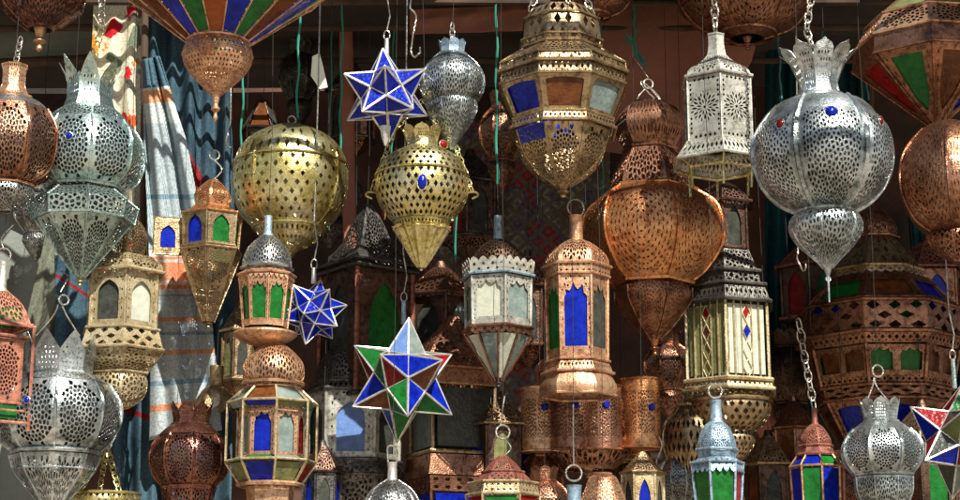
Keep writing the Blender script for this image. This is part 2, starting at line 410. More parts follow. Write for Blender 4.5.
class Lantern:
    def __init__(s, name, label, cx, cy, Y, ybot, N=6, rot=0, group=None, cat='lantern', lean=0, metal='brass'):
        p, t = ray(cx, cy, Y); s.k = t; s.Y = Y; s.N = N; s.rot = rot; s.X = p.x; s.z0 = zat(ybot, Y); s.mat = metal
        s.root = bpy.data.objects.new(name, None); COL.objects.link(s.root); s.root.empty_display_size = .05
        s.root.location = (p.x, Y, s.z0); s.root.rotation_euler = (0, R(lean), 0)
        tag(s.root, label, cat, group); s.b = {}; s.m = {}; s.ptop = 9e9
    def fresh(s, part):
        s.cnt = getattr(s, 'cnt', 0) + 1; return f'{part}#{s.cnt}'
    def buf(s, part, mat=None):
        if part not in s.b: s.b[part] = Buf(); s.m[part] = mat or s.mat
        return s.b[part]
    def z(s, py): return zat(py, s.Y) - s.z0
    def corner(s, i, N, rot):
        a = R(-90 + rot + 360 * (i - .5) / N); return np.array([math.cos(a), math.sin(a)])
    def profile(s, pts, smooth):
        P_ = np.array([(s.z(y), r * s.k) for y, r in pts])
        if smooth: P_ = catmull(P_, 6)
        L = np.concatenate([[0], np.cumsum(np.hypot(*np.diff(P_, axis=0).T))]); L /= L[-1]
        return P_, L
    def band(s, part, pts, tl='plain', per=1, rows=1, smooth=False, b=0.0, N=None, rot=None, th=.0013, mat=None, flip=False):
        """pts run from bottom to top as (photo y, radius px)"""
        N = N or s.N; rot = s.rot if rot is None else rot
        if pts[0][0] < pts[-1][0]: pts = pts[::-1]
        P_, L = s.profile(pts, smooth); tv, tt = tile(tl)
        if flip: tv = np.column_stack([tv[:, 0], 1 - tv[:, 1]]); tt = tt[:, ::-1]
        VV, TT, n = [], [], 0
        segs = max(1, len(pts) - 1)
        for i in range(N):
            c0, c1 = s.corner(i, N, rot), s.corner(i + 1, N, rot)
            for a in range(per):
                for r in range(rows):
                    u = (a + tv[:, 0]) / per; v = (r + tv[:, 1]) / rows
                    z = np.interp(v, L, P_[:, 0]); rad = np.interp(v, L, P_[:, 1])
                    p = c0[None] * (1 - u[:, None]) + c1[None] * u[:, None]
                    q = p / np.linalg.norm(p, axis=1, keepdims=True)
                    p = p * (1 - b) + q * b
                    VV.append(np.column_stack([p * rad[:, None], z])); TT.append(tt + n); n += len(tv)
        V, Fs = thicken(np.concatenate(VV), np.concatenate(TT), th)
        s.buf(part, mat).add(V, Fs)
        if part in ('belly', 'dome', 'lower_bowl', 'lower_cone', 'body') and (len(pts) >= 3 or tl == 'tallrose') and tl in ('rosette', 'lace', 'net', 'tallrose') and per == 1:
            s.band('shade_lining', [(y, max(r * .93 - 1, .5)) for y, r in pts], 'plain', 1, 1, smooth, b, N, rot, mat='hole_shade')  # dark lining added so the holes look shaded inside
        return s
    def ringp(s, N, rot, b, r, sub=1):
        o = []
        for i in range(N):
            c0, c1 = s.corner(i, N, rot), s.corner(i + 1, N, rot)
            for k in range(sub):
                u = k / sub; p = c0 * (1 - u) + c1 * u; q = p / np.linalg.norm(p); o.append((p * (1 - b) + q * b) * r)
        return o
    def rim(s, part, y, r, t=1.2, N=None, rot=None, b=0.0, mat=None):
        N = N or s.N; rot = s.rot if rot is None else rot; sub = 1 if b == 0 else max(1, 48 // N)
        z = s.z(y); pts = [(p[0], p[1], z) for p in s.ringp(N, rot, b, r * s.k, sub)]
        tube(s.buf(part, mat), pts, t * s.k, 6, True); return s
    def seams(s, part, pts, t=.8, N=None, rot=None, smooth=False, mat=None):
        N = N or s.N; rot = s.rot if rot is None else rot; P_, _ = s.profile(pts, smooth)
        for i in range(N):
            c = s.corner(i, N, rot); tube(s.buf(f'{part}#{i}' if part == 'strap' else part, mat), [(c[0] * r, c[1] * r, z) for z, r in P_], t * s.k, 5)
        return s
    def lathe(s, part, pts, n=20, smooth=True, mat=None, lobes=0, amp=0):
        P_, _ = s.profile(pts, smooth); V, Fs = [], []
        for z, r in P_:
            for k in range(n):
                a = 2 * math.pi * k / n; rr = max(r, 1e-4) * (1 + (amp * abs(math.sin(lobes * a / 2)) if lobes else 0))
                V.append((math.cos(a) * rr, math.sin(a) * rr, z))
        m = len(P_)
        for i in range(m - 1):
            for k in range(n): Fs.append((i * n + k, (i + 1) * n + k, (i + 1) * n + (k + 1) % n, i * n + (k + 1) % n))
        if P_[0][0] < P_[-1][0]: Fs = [f[::-1] for f in Fs]
        Fs += [tuple(range(n)), tuple((m - 1) * n + k for k in range(n - 1, -1, -1))]
        s.buf(part, mat).add(V, Fs); return s
    def panes(s, pts, cols, N=None, rot=None, inset=.93, u0=.06, u1=.94, v0=.04, v1=.96, smooth=False, name='glass_pane', b=0.0):
        """one pane per side, each its own mesh"""
        N = N or s.N; rot = s.rot if rot is None else rot
        if pts[0][0] < pts[-1][0]: pts = pts[::-1]
        P_, L = s.profile(pts, smooth); nv = 2 if not smooth else 7; nu = 2 if b == 0 else 4
        for i in range(N):
            mat = cols[i % len(cols)]
            if mat is None: continue
            c0, c1 = s.corner(i, N, rot), s.corner(i + 1, N, rot); bf = Buf(); V = []; Fs = []
            for off in (0, .0025):
                for r in range(nv):
                    v = v0 + (v1 - v0) * r / (nv - 1); z = np.interp(v, L, P_[:, 0]); rad = np.interp(v, L, P_[:, 1]) * inset - off
                    for q in range(nu):
                        u = u0 + (u1 - u0) * q / (nu - 1); p = c0 * (1 - u) + c1 * u; pq = p / np.linalg.norm(p); p = (p * (1 - b) + pq * b) * rad
                        V.append((p[0], p[1], z))
            M = nv * nu
            for r in range(nv - 1):
                for q in range(nu - 1):
                    a = r * nu + q; Fs.append((a, a + 1, a + nu + 1, a + nu)); Fs.append((M + a, M + a + nu, M + a + nu + 1, M + a + 1))
            for r in range(nv - 1):
                a = r * nu; Fs.append((a, a + nu, M + a + nu, M + a)); a += nu - 1; Fs.append((a, M + a, M + a + nu, a + nu))
            for q in range(nu - 1):
                Fs.append((q, M + q, M + q + 1, q + 1)); a = (nv - 1) * nu + q; Fs.append((a, a + 1, M + a + 1, M + a))
            bf.add(V, Fs); link(name, bf, mat, s.root)
        return s
    def jewel(s, y, r, ang, mat='blue_glass', sx=4.5, sy=4.5):
        a = R(-90 + ang); bf = Buf(); V = []; Fs = []; n = 10
        cx, cy = math.cos(a), math.sin(a); tx, ty = -cy, cx
        for i, (rr, h) in enumerate(((1, 0), (.85, .45), (.45, .8), (.02, .95))):
            for k in range(n):
                t = 2 * math.pi * k / n; u = math.cos(t) * rr * sx * s.k; v = math.sin(t) * rr * sy * s.k; d = r * s.k + h * min(sx, sy) * .7 * s.k
                V.append((cx * d + tx * u, cy * d + ty * u, s.z(y) + v))
        for i in range(3):
            for k in range(n): Fs.append((i * n + k, i * n + (k + 1) % n, (i + 1) * n + (k + 1) % n, (i + 1) * n + k))
        bf.add(V, Fs); j = link('jewel', bf, mat, s.root)
        bf = Buf(); tube(bf, [(cx * (r * s.k + .001) + tx * math.cos(2 * math.pi * k / 12) * sx * s.k * 1.08, cy * (r * s.k + .001) + ty * math.cos(2 * math.pi * k / 12) * sx * s.k * 1.08,
                               s.z(y) + math.sin(2 * math.pi * k / 12) * sy * s.k * 1.08) for k in range(12)], .6 * s.k, 5, True)
        link('bezel', bf, s.mat, j); return s
    # ---- hanging gear
    def loop(s, y, r, mat='wire', t=.9, part='hanging_ring', ang=15):
        z = s.z(y); a = R(ang)
        tube(s.buf(part, mat), [(math.cos(a) * math.cos(q) * r * s.k, math.sin(a) * math.cos(q) * r * s.k, z + math.sin(q) * r * s.k) for q in [2 * math.pi * i / 20 for i in range(20)]], t * s.k, 6, True)
        return s
    def chain(s, p0, p1, mat='wire', link_px=4.5, t=.75, part='chain'):
        part = s.fresh(part)
        A = Vector((p0[0] * s.k, p0[2] * s.k, s.z(p0[1]))); B = Vector((p1[0] * s.k, p1[2] * s.k, s.z(p1[1])))
        d = (B - A); n = max(1, int(d.length / (link_px * 1.25 * s.k))); d.normalize()
        x = d.cross(Vector((.2, 1, .1))).normalized(); y = d.cross(x)
        for i in range(n):
            c = A.lerp(B, (i + .5) / n); h = (B - A).length / n * .72; wv = (x + y * .35).normalized() if i % 2 else (y * .8 + x * .5).normalized()
            tube(s.buf(part, mat), [c + d * math.sin(q) * h + wv * math.cos(q) * h * .52 for q in [2 * math.pi * k / 12 for k in range(12)]], t * s.k, 5, True)
        return s
    def wire(s, pts, mat='wire', t=.8, part='hanging_wire'):
        P_ = [(x * s.k, y * s.k, s.z(py)) for x, py, y in pts]
        C = catmull(P_, 5) if len(P_) > 2 else P_
        tube(s.buf(part, mat), C, t * s.k, 6); return s
    def hang(s, y, kind='wire', mat='wire', t=.7):
        """from photo row y up to the rail above the picture"""
        zt = RAIL_Z - s.z0 - .02; A = (0, 0, s.z(y))
        if kind == 'wire':
            P_ = [A, (.004, 0, A[2] + (zt - A[2]) * .3), (-.003, 0, A[2] + (zt - A[2]) * .7), (0, 0, zt)]
            tube(s.buf('suspension_wire', 'dark_cord'), P_, .34 * s.k, 5)
        else:
            n = max(2, int((zt - A[2]) / (5.5 * s.k))); 
            for i in range(n):
                z = A[2] + (zt - A[2]) * (i + .5) / n; h = (zt - A[2]) / n * .72; a = R(20 if i % 2 else 100)
                tube(s.buf('chain', mat), [(math.cos(a) * math.cos(q) * h * .5, math.sin(a) * math.cos(q) * h * .5, z + math.sin(q) * h) for q in [2 * math.pi * k / 12 for k in range(12)]], .8 * s.k, 5, True)
        return s
    def done(s):
        for k, v in s.b.items():
            if v.n: link(k.split('#')[0], v, s.m[k], s.root)
        return s.root
RAIL_Z = 3.66
# ------------------------------------------------------------------ the setting
def procmat(name, stops, scale=4, rough=.9, detail=6, bump=.3, bscale=60, stretch=(1, 1, 1)):
    m, t, b = newmat(name); tc = nd(t, 'ShaderNodeTexCoord'); mp = nd(t, 'ShaderNodeMapping')
    mp.inputs['Scale'].default_value = stretch; t.links.new(tc.outputs['Object'], mp.inputs[0])
    n = nd(t, 'ShaderNodeTexNoise', Scale=float(scale), Detail=float(detail), Roughness=.62); t.links.new(mp.outputs[0], n.inputs['Vector'])
    t.links.new(ramp(t, n.outputs[0], stops), b.inputs['Base Color']); b.inputs['Roughness'].default_value = rough
    n2 = nd(t, 'ShaderNodeTexNoise', Scale=float(bscale), Detail=5.0); t.links.new(mp.outputs[0], n2.inputs['Vector'])
    bp = nd(t, 'ShaderNodeBump', Strength=bump, Distance=.01); t.links.new(n2.outputs[0], bp.inputs['Height']); t.links.new(bp.outputs[0], b.inputs['Normal'])
    return m
procmat('plaster', [(.3, (.26, .10, .065)), (.5, (.42, .165, .11)), (.7, (.52, .22, .15))], 2.2)
procmat('terracotta_cloth', [(.3, (.24, .10, .065)), (.5, (.36, .15, .10)), (.7, (.46, .20, .14))], 2.5)
procmat('dim_stall_wall', [(.3, (.015, .011, .010)), (.5, (.06, .032, .024)), (.7, (.13, .055, .038))], 2.6)  # near-black tones put the dimness of the stall into the wall colour
procmat('paving', [(.3, (.20, .16, .12)), (.7, (.34, .28, .21))], 1.5)
procmat('old_wood', [(.3, (.03, .02, .015)), (.55, (.09, .055, .035)), (.75, (.15, .09, .055))], 6, stretch=(1, 1, .12))
procmat('grey_canvas', [(.3, (.16, .18, .16)), (.7, (.26, .28, .25))], 3)
procmat('dark_canvas', [(.3, (.03, .025, .02)), (.7, (.08, .06, .05))], 3)

def sheet_grid(pts_fn, nu, nv, th=.004):
    V, T = [], []
    for j in range(nv + 1):
        for i in range(nu + 1): V.append(pts_fn(i / nu, j / nv))
    for j in range(nv):
        for i in range(nu):
            a = j * (nu + 1) + i; T += [(a, a + 1, a + nu + 2), (a, a + nu + 2, a + nu + 1)]
    V = np.array(V); T = np.array(T); b = Buf(); VV, FF = thicken(V, T, th); b.add(VV, FF); return b
def box(buf, x0, x1, y0, y1, z0, z1):
    V = [(x, y, z) for x in (x0, x1) for y in (y0, y1) for z in (z0, z1)]
    buf.add(V, [(0, 1, 3, 2), (4, 6, 7, 5), (0, 4, 5, 1), (2, 3, 7, 6), (0, 2, 6, 4), (1, 5, 7, 3)])

b = Buf(); b.add([(-60, -120, 0), (60, -120, 0), (60, 60, 0), (-60, 60, 0)], [(0, 1, 2, 3)])
tag(link('ground', b, 'paving'), kind='structure')
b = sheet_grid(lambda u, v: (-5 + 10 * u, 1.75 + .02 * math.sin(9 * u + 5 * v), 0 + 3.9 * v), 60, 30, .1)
tag(link('back_wall', b, 'dim_stall_wall'), 'brown wall at the back of the stall, shade put into its colour', 'wall')
def bump_(x, c, w_): return math.exp(-((x - c) / w_) ** 2)
def sstep(x, a, b2): t = min(1, max(0, (x - a) / (b2 - a))); return t * t * (3 - 2 * t)
def front_edge(x): return .47 - 1.25 * sstep(x, 1.30, 1.55) - .55 * sstep(-x, 1.35, 1.5) - .85 * bump_(x, -.36, .13) - .75 * bump_(x, .56, .15)  # tongues and side reaches shaped to throw patchy shade on the lanterns
b = sheet_grid(lambda u, v: (-5 + 10 * u, front_edge(-5 + 10 * u) * (1 - v) + 1.74 * v, 3.74 + .05 * v + .02 * math.sin(14 * u) * math.sin(3 * v)), 300, 8, .02)
tag(link('shade_awning', b, 'dark_canvas'), 'dark canvas awning added over the stall for shade, above all the lanterns', 'awning')  # added overhead to keep sun off the back of the stall
YS = (-1.3, -.4, -.15, 0, .15, .3, .4, .5, .75, 1.1)
for i, y in enumerate(YS):
    b = Buf(); tube(b, [(-2.6 + .4 * k, y + .004 * math.sin(k), RAIL_Z + .003 * math.cos(2 * k)) for k in range(14)], .012, 8)
    nm = ['foremost', 'second', 'third', 'fourth', 'fifth', 'sixth', 'seventh', 'eighth', 'ninth', 'rearmost'][i]
    tag(link('hanging_rail', b, 'old_wood'), f'{nm} of the thin wooden rails over the stall that carry the lanterns', 'rail', 'wooden rails the lanterns hang from')

# ---------------- textiles
def cloth_mat(name, kind):
    m, t, b = newmat(name); tc = nd(t, 'ShaderNodeTexCoord'); L = t.links.new
    sx = nd(t, 'ShaderNodeSeparateXYZ'); L(tc.outputs['UV'], sx.inputs[0])
    b.inputs['Roughness'].default_value = .95; b.inputs['Specular IOR Level'].default_value = .1
    nz = nd(t, 'ShaderNodeTexNoise', Scale=140.0, Detail=3.0); L(tc.outputs['Object'], nz.inputs['Vector'])
    if kind == 'stripes':
        col = ramp(t, sx.outputs[1], [(.0, (.62, .66, .64)), (.30, (.62, .66, .64)), (.42, (.55, .60, .60)), (.50, (.70, .70, .64)), (1, (.6, .66, .66))])
        r = t.nodes[-1] if False else None
        cr = [n for n in t.nodes if n.type == 'VALTORGB'][-1]; cr.color_ramp.interpolation = 'CONSTANT'
        e = cr.color_ramp.elements
        while len(e) > 1: e.remove(e[-1])
        e[0].position = 0; e[0].color = c4((.50, .56, .57))
        for p, c in ((.06, (.70, .30, .16)), (.075, (.50, .56, .57)), (.12, (.25, .36, .44)), (.13, (.50, .56, .57)), (.19, (.72, .34, .2)), (.20, (.50, .56, .57)), (.235, (.25, .34, .40)), (.245, (.50, .56, .57)), (.27, (.75, .3, .16)), (.285, (.50, .56, .57)), (.34, (.30, .28, .26)), (.345, (.54, .56, .52)), (.36, (.75, .28, .14)), (.372, (.65, .6, .5)), (.385, (.78, .30, .16)), (.435, (.6, .6, .55)), (.445, (.75, .3, .16)), (.452, (.62, .66, .62)),
                     (.47, (.35, .42, .45)), (.475, (.46, .54, .56)), (.60, (.22, .34, .40)), (.61, (.46, .54, .56)), (.80, (.66, .72, .70)), (.86, (.80, .42, .24)), (.90, (.68, .70, .66)), (.91, (.09, .17, .22))):
            x = e.new(p); x.color = c4(c)
        col = cr.outputs[0]
    elif kind == 'blue':
        nn = nd(t, 'ShaderNodeTexNoise', Scale=5.0, Detail=6.0); L(tc.outputs['Object'], nn.inputs['Vector'])
        base = ramp(t, nn.outputs[0], [(.3, (.035, .07, .10)), (.6, (.09, .17, .22)), (.8, (.17, .26, .30))])
        ad = nd(t, 'ShaderNodeMath', operation='MULTIPLY_ADD'); L(sx.outputs[0], ad.inputs[0]); ad.inputs[1].default_value = -.27; L(sx.outputs[1], ad.inputs[2])
        rd = ramp(t, ad.outputs[0], [(0, (0, 0, 0)), (1, (0, 0, 0))]); cr = [n for n in t.nodes if n.type == 'VALTORGB'][-1]; cr.color_ramp.interpolation = 'CONSTANT'
        for p, c in ((.195, 1), (.235, 0)):
            x = cr.color_ramp.elements.new(p); x.color = (c, c, c, 1)
        mx = nd(t, 'ShaderNodeMix', data_type='RGBA'); L(rd, mx.inputs[0]); L(base, mx.inputs[6]); mx.inputs[7].default_value = (.32, .03, .03, 1); col = mx.outputs[2]
    elif kind == 'floral':
        v = nd(t, 'ShaderNodeTexVoronoi', Scale=11.0); L(tc.outputs['Object'], v.inputs['Vector'])
        n2 = nd(t, 'ShaderNodeTexNoise', Scale=38.0, Detail=3.0); L(tc.outputs['Object'], n2.inputs['Vector'])
        ad = nd(t, 'ShaderNodeMath', operation='MULTIPLY_ADD'); L(n2.outputs[0], ad.inputs[0]); ad.inputs[1].default_value = .75; L(v.outputs['Distance'], ad.inputs[2])
        spot = ramp(t, ad.outputs[0], [(.68, (1, 1, 1)), (.71, (0, 0, 0))])
        hue = ramp(t, v.outputs['Color'], [(.35, (.60, .02, .03)), (.6, (.65, .03, .04)), (.7, (.85, .30, .03))])
        n3 = nd(t, 'ShaderNodeTexNoise', Scale=13.0, Detail=1.0); L(tc.outputs['Object'], n3.inputs['Vector'])
        base = ramp(t, n3.outputs[0], [(.36, (.20, .24, .16)), (.41, (.80, .76, .56))])
        mx = nd(t, 'ShaderNodeMix', data_type='RGBA'); L(spot, mx.inputs[0]); L(base, mx.inputs[6]); L(hue, mx.inputs[7]); col = mx.outputs[2]
    elif kind == 'greyfloral':
        v = nd(t, 'ShaderNodeTexVoronoi', Scale=9.0); L(tc.outputs['Object'], v.inputs['Vector'])
        n2 = nd(t, 'ShaderNodeTexNoise', Scale=30.0, Detail=3.0); L(tc.outputs['Object'], n2.inputs['Vector'])
        ad = nd(t, 'ShaderNodeMath', operation='MULTIPLY_ADD'); L(n2.outputs[0], ad.inputs[0]); ad.inputs[1].default_value = .75; L(v.outputs['Distance'], ad.inputs[2])
        spot = ramp(t, ad.outputs[0], [(.60, (1, 1, 1)), (.66, (0, 0, 0))])
        mx = nd(t, 'ShaderNodeMix', data_type='RGBA'); L(spot, mx.inputs[0]); mx.inputs[6].default_value = (.19, .20, .15, 1); mx.inputs[7].default_value = (.30, .03, .05, 1); col = mx.outputs[2]
    elif kind == 'kilim':
        def saw(src, k):
            a = nd(t, 'ShaderNodeMath', operation='MULTIPLY'); L(src, a.inputs[0]); a.inputs[1].default_value = k
            p = nd(t, 'ShaderNodeMath', operation='PINGPONG'); L(a.outputs[0], p.inputs[0]); p.inputs[1].default_value = 1; return p.outputs[0]
        x, y = saw(sx.outputs[0], 18), saw(sx.outputs[1], 30)
        ad = nd(t, 'ShaderNodeMath', operation='ADD'); L(x, ad.inputs[0]); L(y, ad.inputs[1])
        m3 = nd(t, 'ShaderNodeMath', operation='PINGPONG'); L(ad.outputs[0], m3.inputs[0]); m3.inputs[1].default_value = .5
        n2 = nd(t, 'ShaderNodeTexNoise', Scale=7.0); L(tc.outputs['Object'], n2.inputs['Vector'])
        c1 = ramp(t, n2.outputs[0], [(.40, (.45, .04, .04)), (.48, (.09, .09, .22)), (.54, (.38, .34, .24)), (.62, (.16, .13, .10)), (.66, (.38, .05, .045))])
        st = ramp(t, m3.outputs[0], [(.28, (0, 0, 0)), (.32, (1, 1, 1))])
        mx = nd(t, 'ShaderNodeMix', data_type='RGBA'); L(st, mx.inputs[0]); mx.inputs[6].default_value = (.19, .16, .12, 1); L(c1, mx.inputs[7]); col = mx.outputs[2]
    elif kind == 'teal':
        nn = nd(t, 'ShaderNodeTexNoise', Scale=4.0, Detail=6.0); L(tc.outputs['Object'], nn.inputs['Vector'])
        col = ramp(t, nn.outputs[0], [(.3, (.01, .06, .07)), (.7, (.02, .11, .12))])
    elif kind == 'redcloth':
        nn = nd(t, 'ShaderNodeTexNoise', Scale=4.0, Detail=6.0); L(tc.outputs['Object'], nn.inputs['Vector'])
        col = ramp(t, nn.outputs[0], [(.3, (.25, .02, .03)), (.7, (.60, .10, .07))])
    m2 = nd(t, 'ShaderNodeMix', data_type='RGBA', blend_type='MULTIPLY'); m2.inputs[0].default_value = .55
    L(col, m2.inputs[6]); L(ramp(t, nz.outputs[0], [(.36, (.28, .30, .32)), (.62, (1, 1, 1))]), m2.inputs[7]); L(m2.outputs[2], b.inputs['Base Color'])
    wv = nd(t, 'ShaderNodeTexWave', Scale=95.0, Distortion=2.0); L(tc.outputs['Object'], wv.inputs['Vector'])
    bp = nd(t, 'ShaderNodeBump', Strength=.08 if 'floral' in kind else .6, Distance=.002); L(wv.outputs['Fac'], bp.inputs['Height']); L(bp.outputs[0], b.inputs['Normal'])
for k in ('stripes', 'blue', 'floral', 'greyfloral', 'kilim', 'teal', 'redcloth'): cloth_mat('cloth_' + k, k)

def cloth(name, label, cat, mat, left, right, Y, folds=4, amp=.03, seed=0, group=None, nu=70, nv=90):
    """left / right edges as lists of (photo x, photo y) top to bottom; hangs in soft folds"""
    r = random.Random(seed); ph = [r.uniform(0, 6) for _ in range(5)]
    lx = np.array(left, float); rx = np.array(right, float)
    tl = np.linspace(0, 1, len(lx)); tr = np.linspace(0, 1, len(rx))
    V, UVs = [], []
    for j in range(nv + 1):
        v = j / nv
        a = (np.interp(v, tl, lx[:, 0]), np.interp(v, tl, lx[:, 1])); c = (np.interp(v, tr, rx[:, 0]), np.interp(v, tr, rx[:, 1]))
        for i in range(nu + 1):
            u = i / nu; px, py = a[0] * (1 - u) + c[0] * u, a[1] * (1 - u) + c[1] * u
            y = Y + amp * math.sin(folds * 6.28 * (u + .06 * math.sin(3 * v + ph[0])) + ph[1] + 1.3 * v) * (.5 + .5 * v) + amp * .5 * math.sin(folds * 13 * u + 5 * v + ph[2]) + amp * .35 * math.sin(9 * v + 4 * u + ph[3])
            p, _ = ray(px, py, y); V.append(tuple(p)); UVs.append((u, v))
    T = []
    for j in range(nv):
        for i in range(nu): q = j * (nu + 1) + i; T.append((q, q + nu + 1, q + nu + 2, q + 1))
    me = bpy.data.meshes.new(name); z0 = min(p[2] for p in V); x0 = sum(p[0] for p in V) / len(V)
    me.from_pydata([(p[0] - x0, p[1] - Y, p[2] - z0) for p in V], [], T); me.materials.append(MATS[mat])
    me.polygons.foreach_set('use_smooth', [True] * len(me.polygons)); uv = me.uv_layers.new(name='UVMap')
    for l in me.loops: uv.data[l.index].uv = UVs[l.vertex_index]
    o = bpy.data.objects.new(name, me); COL.objects.link(o); o.location = (x0, Y, z0)
    s = o.modifiers.new('thickness', 'SOLIDIFY'); s.thickness = .004
    return tag(o, label, cat, group)
cloth('floral_cloth', 'cream cloth with red and orange flowers, hanging upper left beside the wooden post', 'cloth', 'cloth_floral', [(96, -40), (92, 60), (108, 190), (96, 330)], [(146, -40), (140, 90), (146, 190), (150, 330)], .56, 1.1, .022, 1)
cloth('faded_floral_cloth', 'grey cloth with faded dark red flowers behind the left lanterns', 'cloth', 'cloth_greyfloral', [(50, 220), (30, 300), (8, 400)], [(110, 220), (112, 300), (90, 420)], .66, 2, .025, 2)
cloth('blue_blanket', 'deep blue woven blanket with a red band, hanging behind the glass pendant', 'blanket', 'cloth_blue', [(146, -30), (150, 110), (150, 260), (130, 420), (100, 530)], [(240, -30), (232, 110), (236, 250), (232, 380), (230, 530)], .66, 2.2, .045, 3)
cloth('striped_blanket', 'pale blue and white blanket with orange stripes, hanging in front of the blue one', 'blanket', 'cloth_stripes', [(150, 440), (152, 330), (148, 240), (144, 140), (142, 60)], [(222, 430), (212, 330), (204, 240), (186, 140), (160, 56)], .36, 1.6, .03, 4)
cloth('denim_blanket', 'slate blue blanket hanging low between the brass lantern and the violet lantern', 'blanket', 'cloth_blue', [(116, 380), (112, 440), (120, 530)], [(166, 360), (178, 430), (186, 530)], .50, 2, .03, 5)
cloth('red_cloth', 'small piece of red cloth behind the slate blue blanket at lower left', 'cloth', 'cloth_redcloth', [(118, 380), (134, 420), (146, 460)], [(150, 370), (212, 400), (215, 450)], .56, 2, .02, 6)
cloth('kilim_rug', 'dark kilim rug with small red and blue diamonds, hanging in the shade at the centre', 'rug', 'cloth_kilim', [(425, 120), (425, 260), (425, 420)], [(610, 120), (610, 260), (610, 420)], 1.3, 3, .02, 7)
cloth('teal_curtain', 'dark teal curtain hanging behind the big silver lantern', 'curtain', 'cloth_teal', [(765, -60), (765, 240), (765, 420)], [(870, -60), (870, 240), (870, 420)], 1.28, 5, .03, 8)
cloth('teal_drape', 'dark teal drape at the right edge behind the round copper lantern', 'curtain', 'cloth_teal', [(905, 180), (915, 300), (920, 420)], [(985, 180), (985, 300), (990, 420)], 1.22, 4, .03, 9)
cloth('blue_cloth', 'plain blue cloth in the gap left of the pale brass lantern', 'cloth', 'cloth_blue', [(54, 255), (56, 300), (54, 345)], [(92, 255), (92, 300), (96, 345)], .56, 1, .01, 10)
cloth('grey_tarpaulin', 'plain grey tarpaulin stretched across the upper left corner', 'tarpaulin', 'grey_canvas', [(-60, -50), (-60, 20), (-60, 62)], [(110, -50), (110, 20), (105, 52)], .95, 1, .03, 11)
cloth('grey_sheet', 'plain grey sheet below the dark beam at the left edge', 'cloth', 'grey_canvas', [(-50, 205), (-50, 330), (-50, 520)], [(60, 200), (56, 330), (66, 520)], .98, 1, .03, 12)
cloth('lit_wall_sheet', 'plain terracotta sheet added for the lit wall behind the white lantern', 'cloth', 'terracotta_cloth', [(560, -30), (572, 60), (596, 150)], [(775, -30), (752, 60), (700, 165)], .74, 1, .015, 13)  # added sheet in place of a lit wall, set forward to catch sun
cloth('rust_valance', 'rust coloured cloth strip across the top of the stall', 'cloth', 'terracotta_cloth', [(410, 10), (410, 20), (410, 34)], [(548, 4), (548, 14), (548, 30)], .70, 2, .01, 14)

def post(label, px0, py0, px1, py1, Y, r, mat='old_wood', name='wooden_post', cat='post'):
    a, _ = ray(px0, py0, Y); c, t = ray(px1, py1, Y); bb = Buf()
    P_ = [a.lerp(c, i / 12) for i in range(13)]; tube(bb, [p - c for p in P_], [r * t * (1 + .05 * math.sin(i * 2.1)) for i in range(13)], 10)
    return tag(link(name, bb, mat, loc=c), label, cat)
post('upright wooden post between the floral cloth and the blue blanket', 146, -80, 142, 330, .5, 3.6)
post('upright brown post at the lower left of the teal curtain', 871, -60, 872, 420, .98, 2.6)
post('dark horizontal beam crossing behind the lanterns on the left', -60, 66, 130, 58, .93, 5, name='wooden_beam', cat='beam')
post('lower dark horizontal beam at the left edge, above the grey sheet', -60, 205, 70, 202, .93, 6, name='wooden_beam', cat='beam')
post('dark red sloping board at the lower right behind the small lanterns', 735, 340, 775, 440, 1.2, 14, 'plaster', 'wooden_board', 'board')
post('terracotta board standing behind the copper lantern with blue glass', 543, 300, 546, 520, .9, 8, 'plaster', 'wooden_board', 'board')
post('brown upright board in the shade between the brass globe and the blue star', 345, -20, 350, 250, 1.0, 7, 'plaster', 'wooden_board', 'board')

def strut(name, label, cat, px0, py0, px1, py1, Y, r, mat): return post(label, px0, py0, px1, py1, Y, r, mat, name, cat)
m, t_, b_ = newmat('green_cord'); b_.inputs['Base Color'].default_value = (.02, .24, .17, 1); b_.inputs['Roughness'].default_value = .6
m, t_, b_ = newmat('teal_cord'); b_.inputs['Base Color'].default_value = (.05, .22, .24, 1); b_.inputs['Roughness'].default_value = .6
CG = 'green cords the lanterns hang from'
def cord(label, px, y1, Y, mat='green_cord', r=1.1, dx=0):
    bb = Buf(); c, t = ray(px, y1, Y); zt = RAIL_Z - c.z
    tube(bb, [(dx * t * (1 - i / 16) * -1 + .003 * math.sin(i * 1.1 + px), .002 * math.cos(i * 1.4), zt * i / 16) for i in range(17)], [r * t * (1 + .18 * math.sin(i * 2.3)) for i in range(17)], 6)
    return tag(link('cord', bb, mat, loc=c), label, 'cord', CG)
cord('pale green cord that holds up the big brass globe', 297, 118, .3, r=1.2)
cord('dark green cord hanging behind the left points of the blue star', 340, 150, .5)
cord('green cord left of the big octagonal bronze lantern', 497, 184, .5, r=1.3)
cord('thin green cord behind the left side of the brass globe', 241, 150, .5)
cord('teal cord hanging on the curtain left of the big silver lantern', 826, 110, .75, 'teal_cord')
cord('green cord right of the small blue star', 456, 262, .75, r=1.0)
cord('green cord hanging straight down to a frayed knot above the copper lantern', 635, 52, .5, r=1.3)

cord('green cord in the gap between the octagonal lantern bowl and the round copper lantern', 603, 196, .5, r=1.1)
cord('teal cord right of the crown of the largest silver lantern', 868, 100, .75, 'teal_cord', .9)
cord('green cord left of the terracotta wall sheet, beside the small silver lantern', 392, 170, .75, r=.9)
cord('teal cord between the chain of the white lantern and the largest silver lantern', 782, 120, .75, 'teal_cord', 1.0)
cord('green cord in shade far left of the blue star, next to the white paper tag', 328, 230, .75, r=.8)
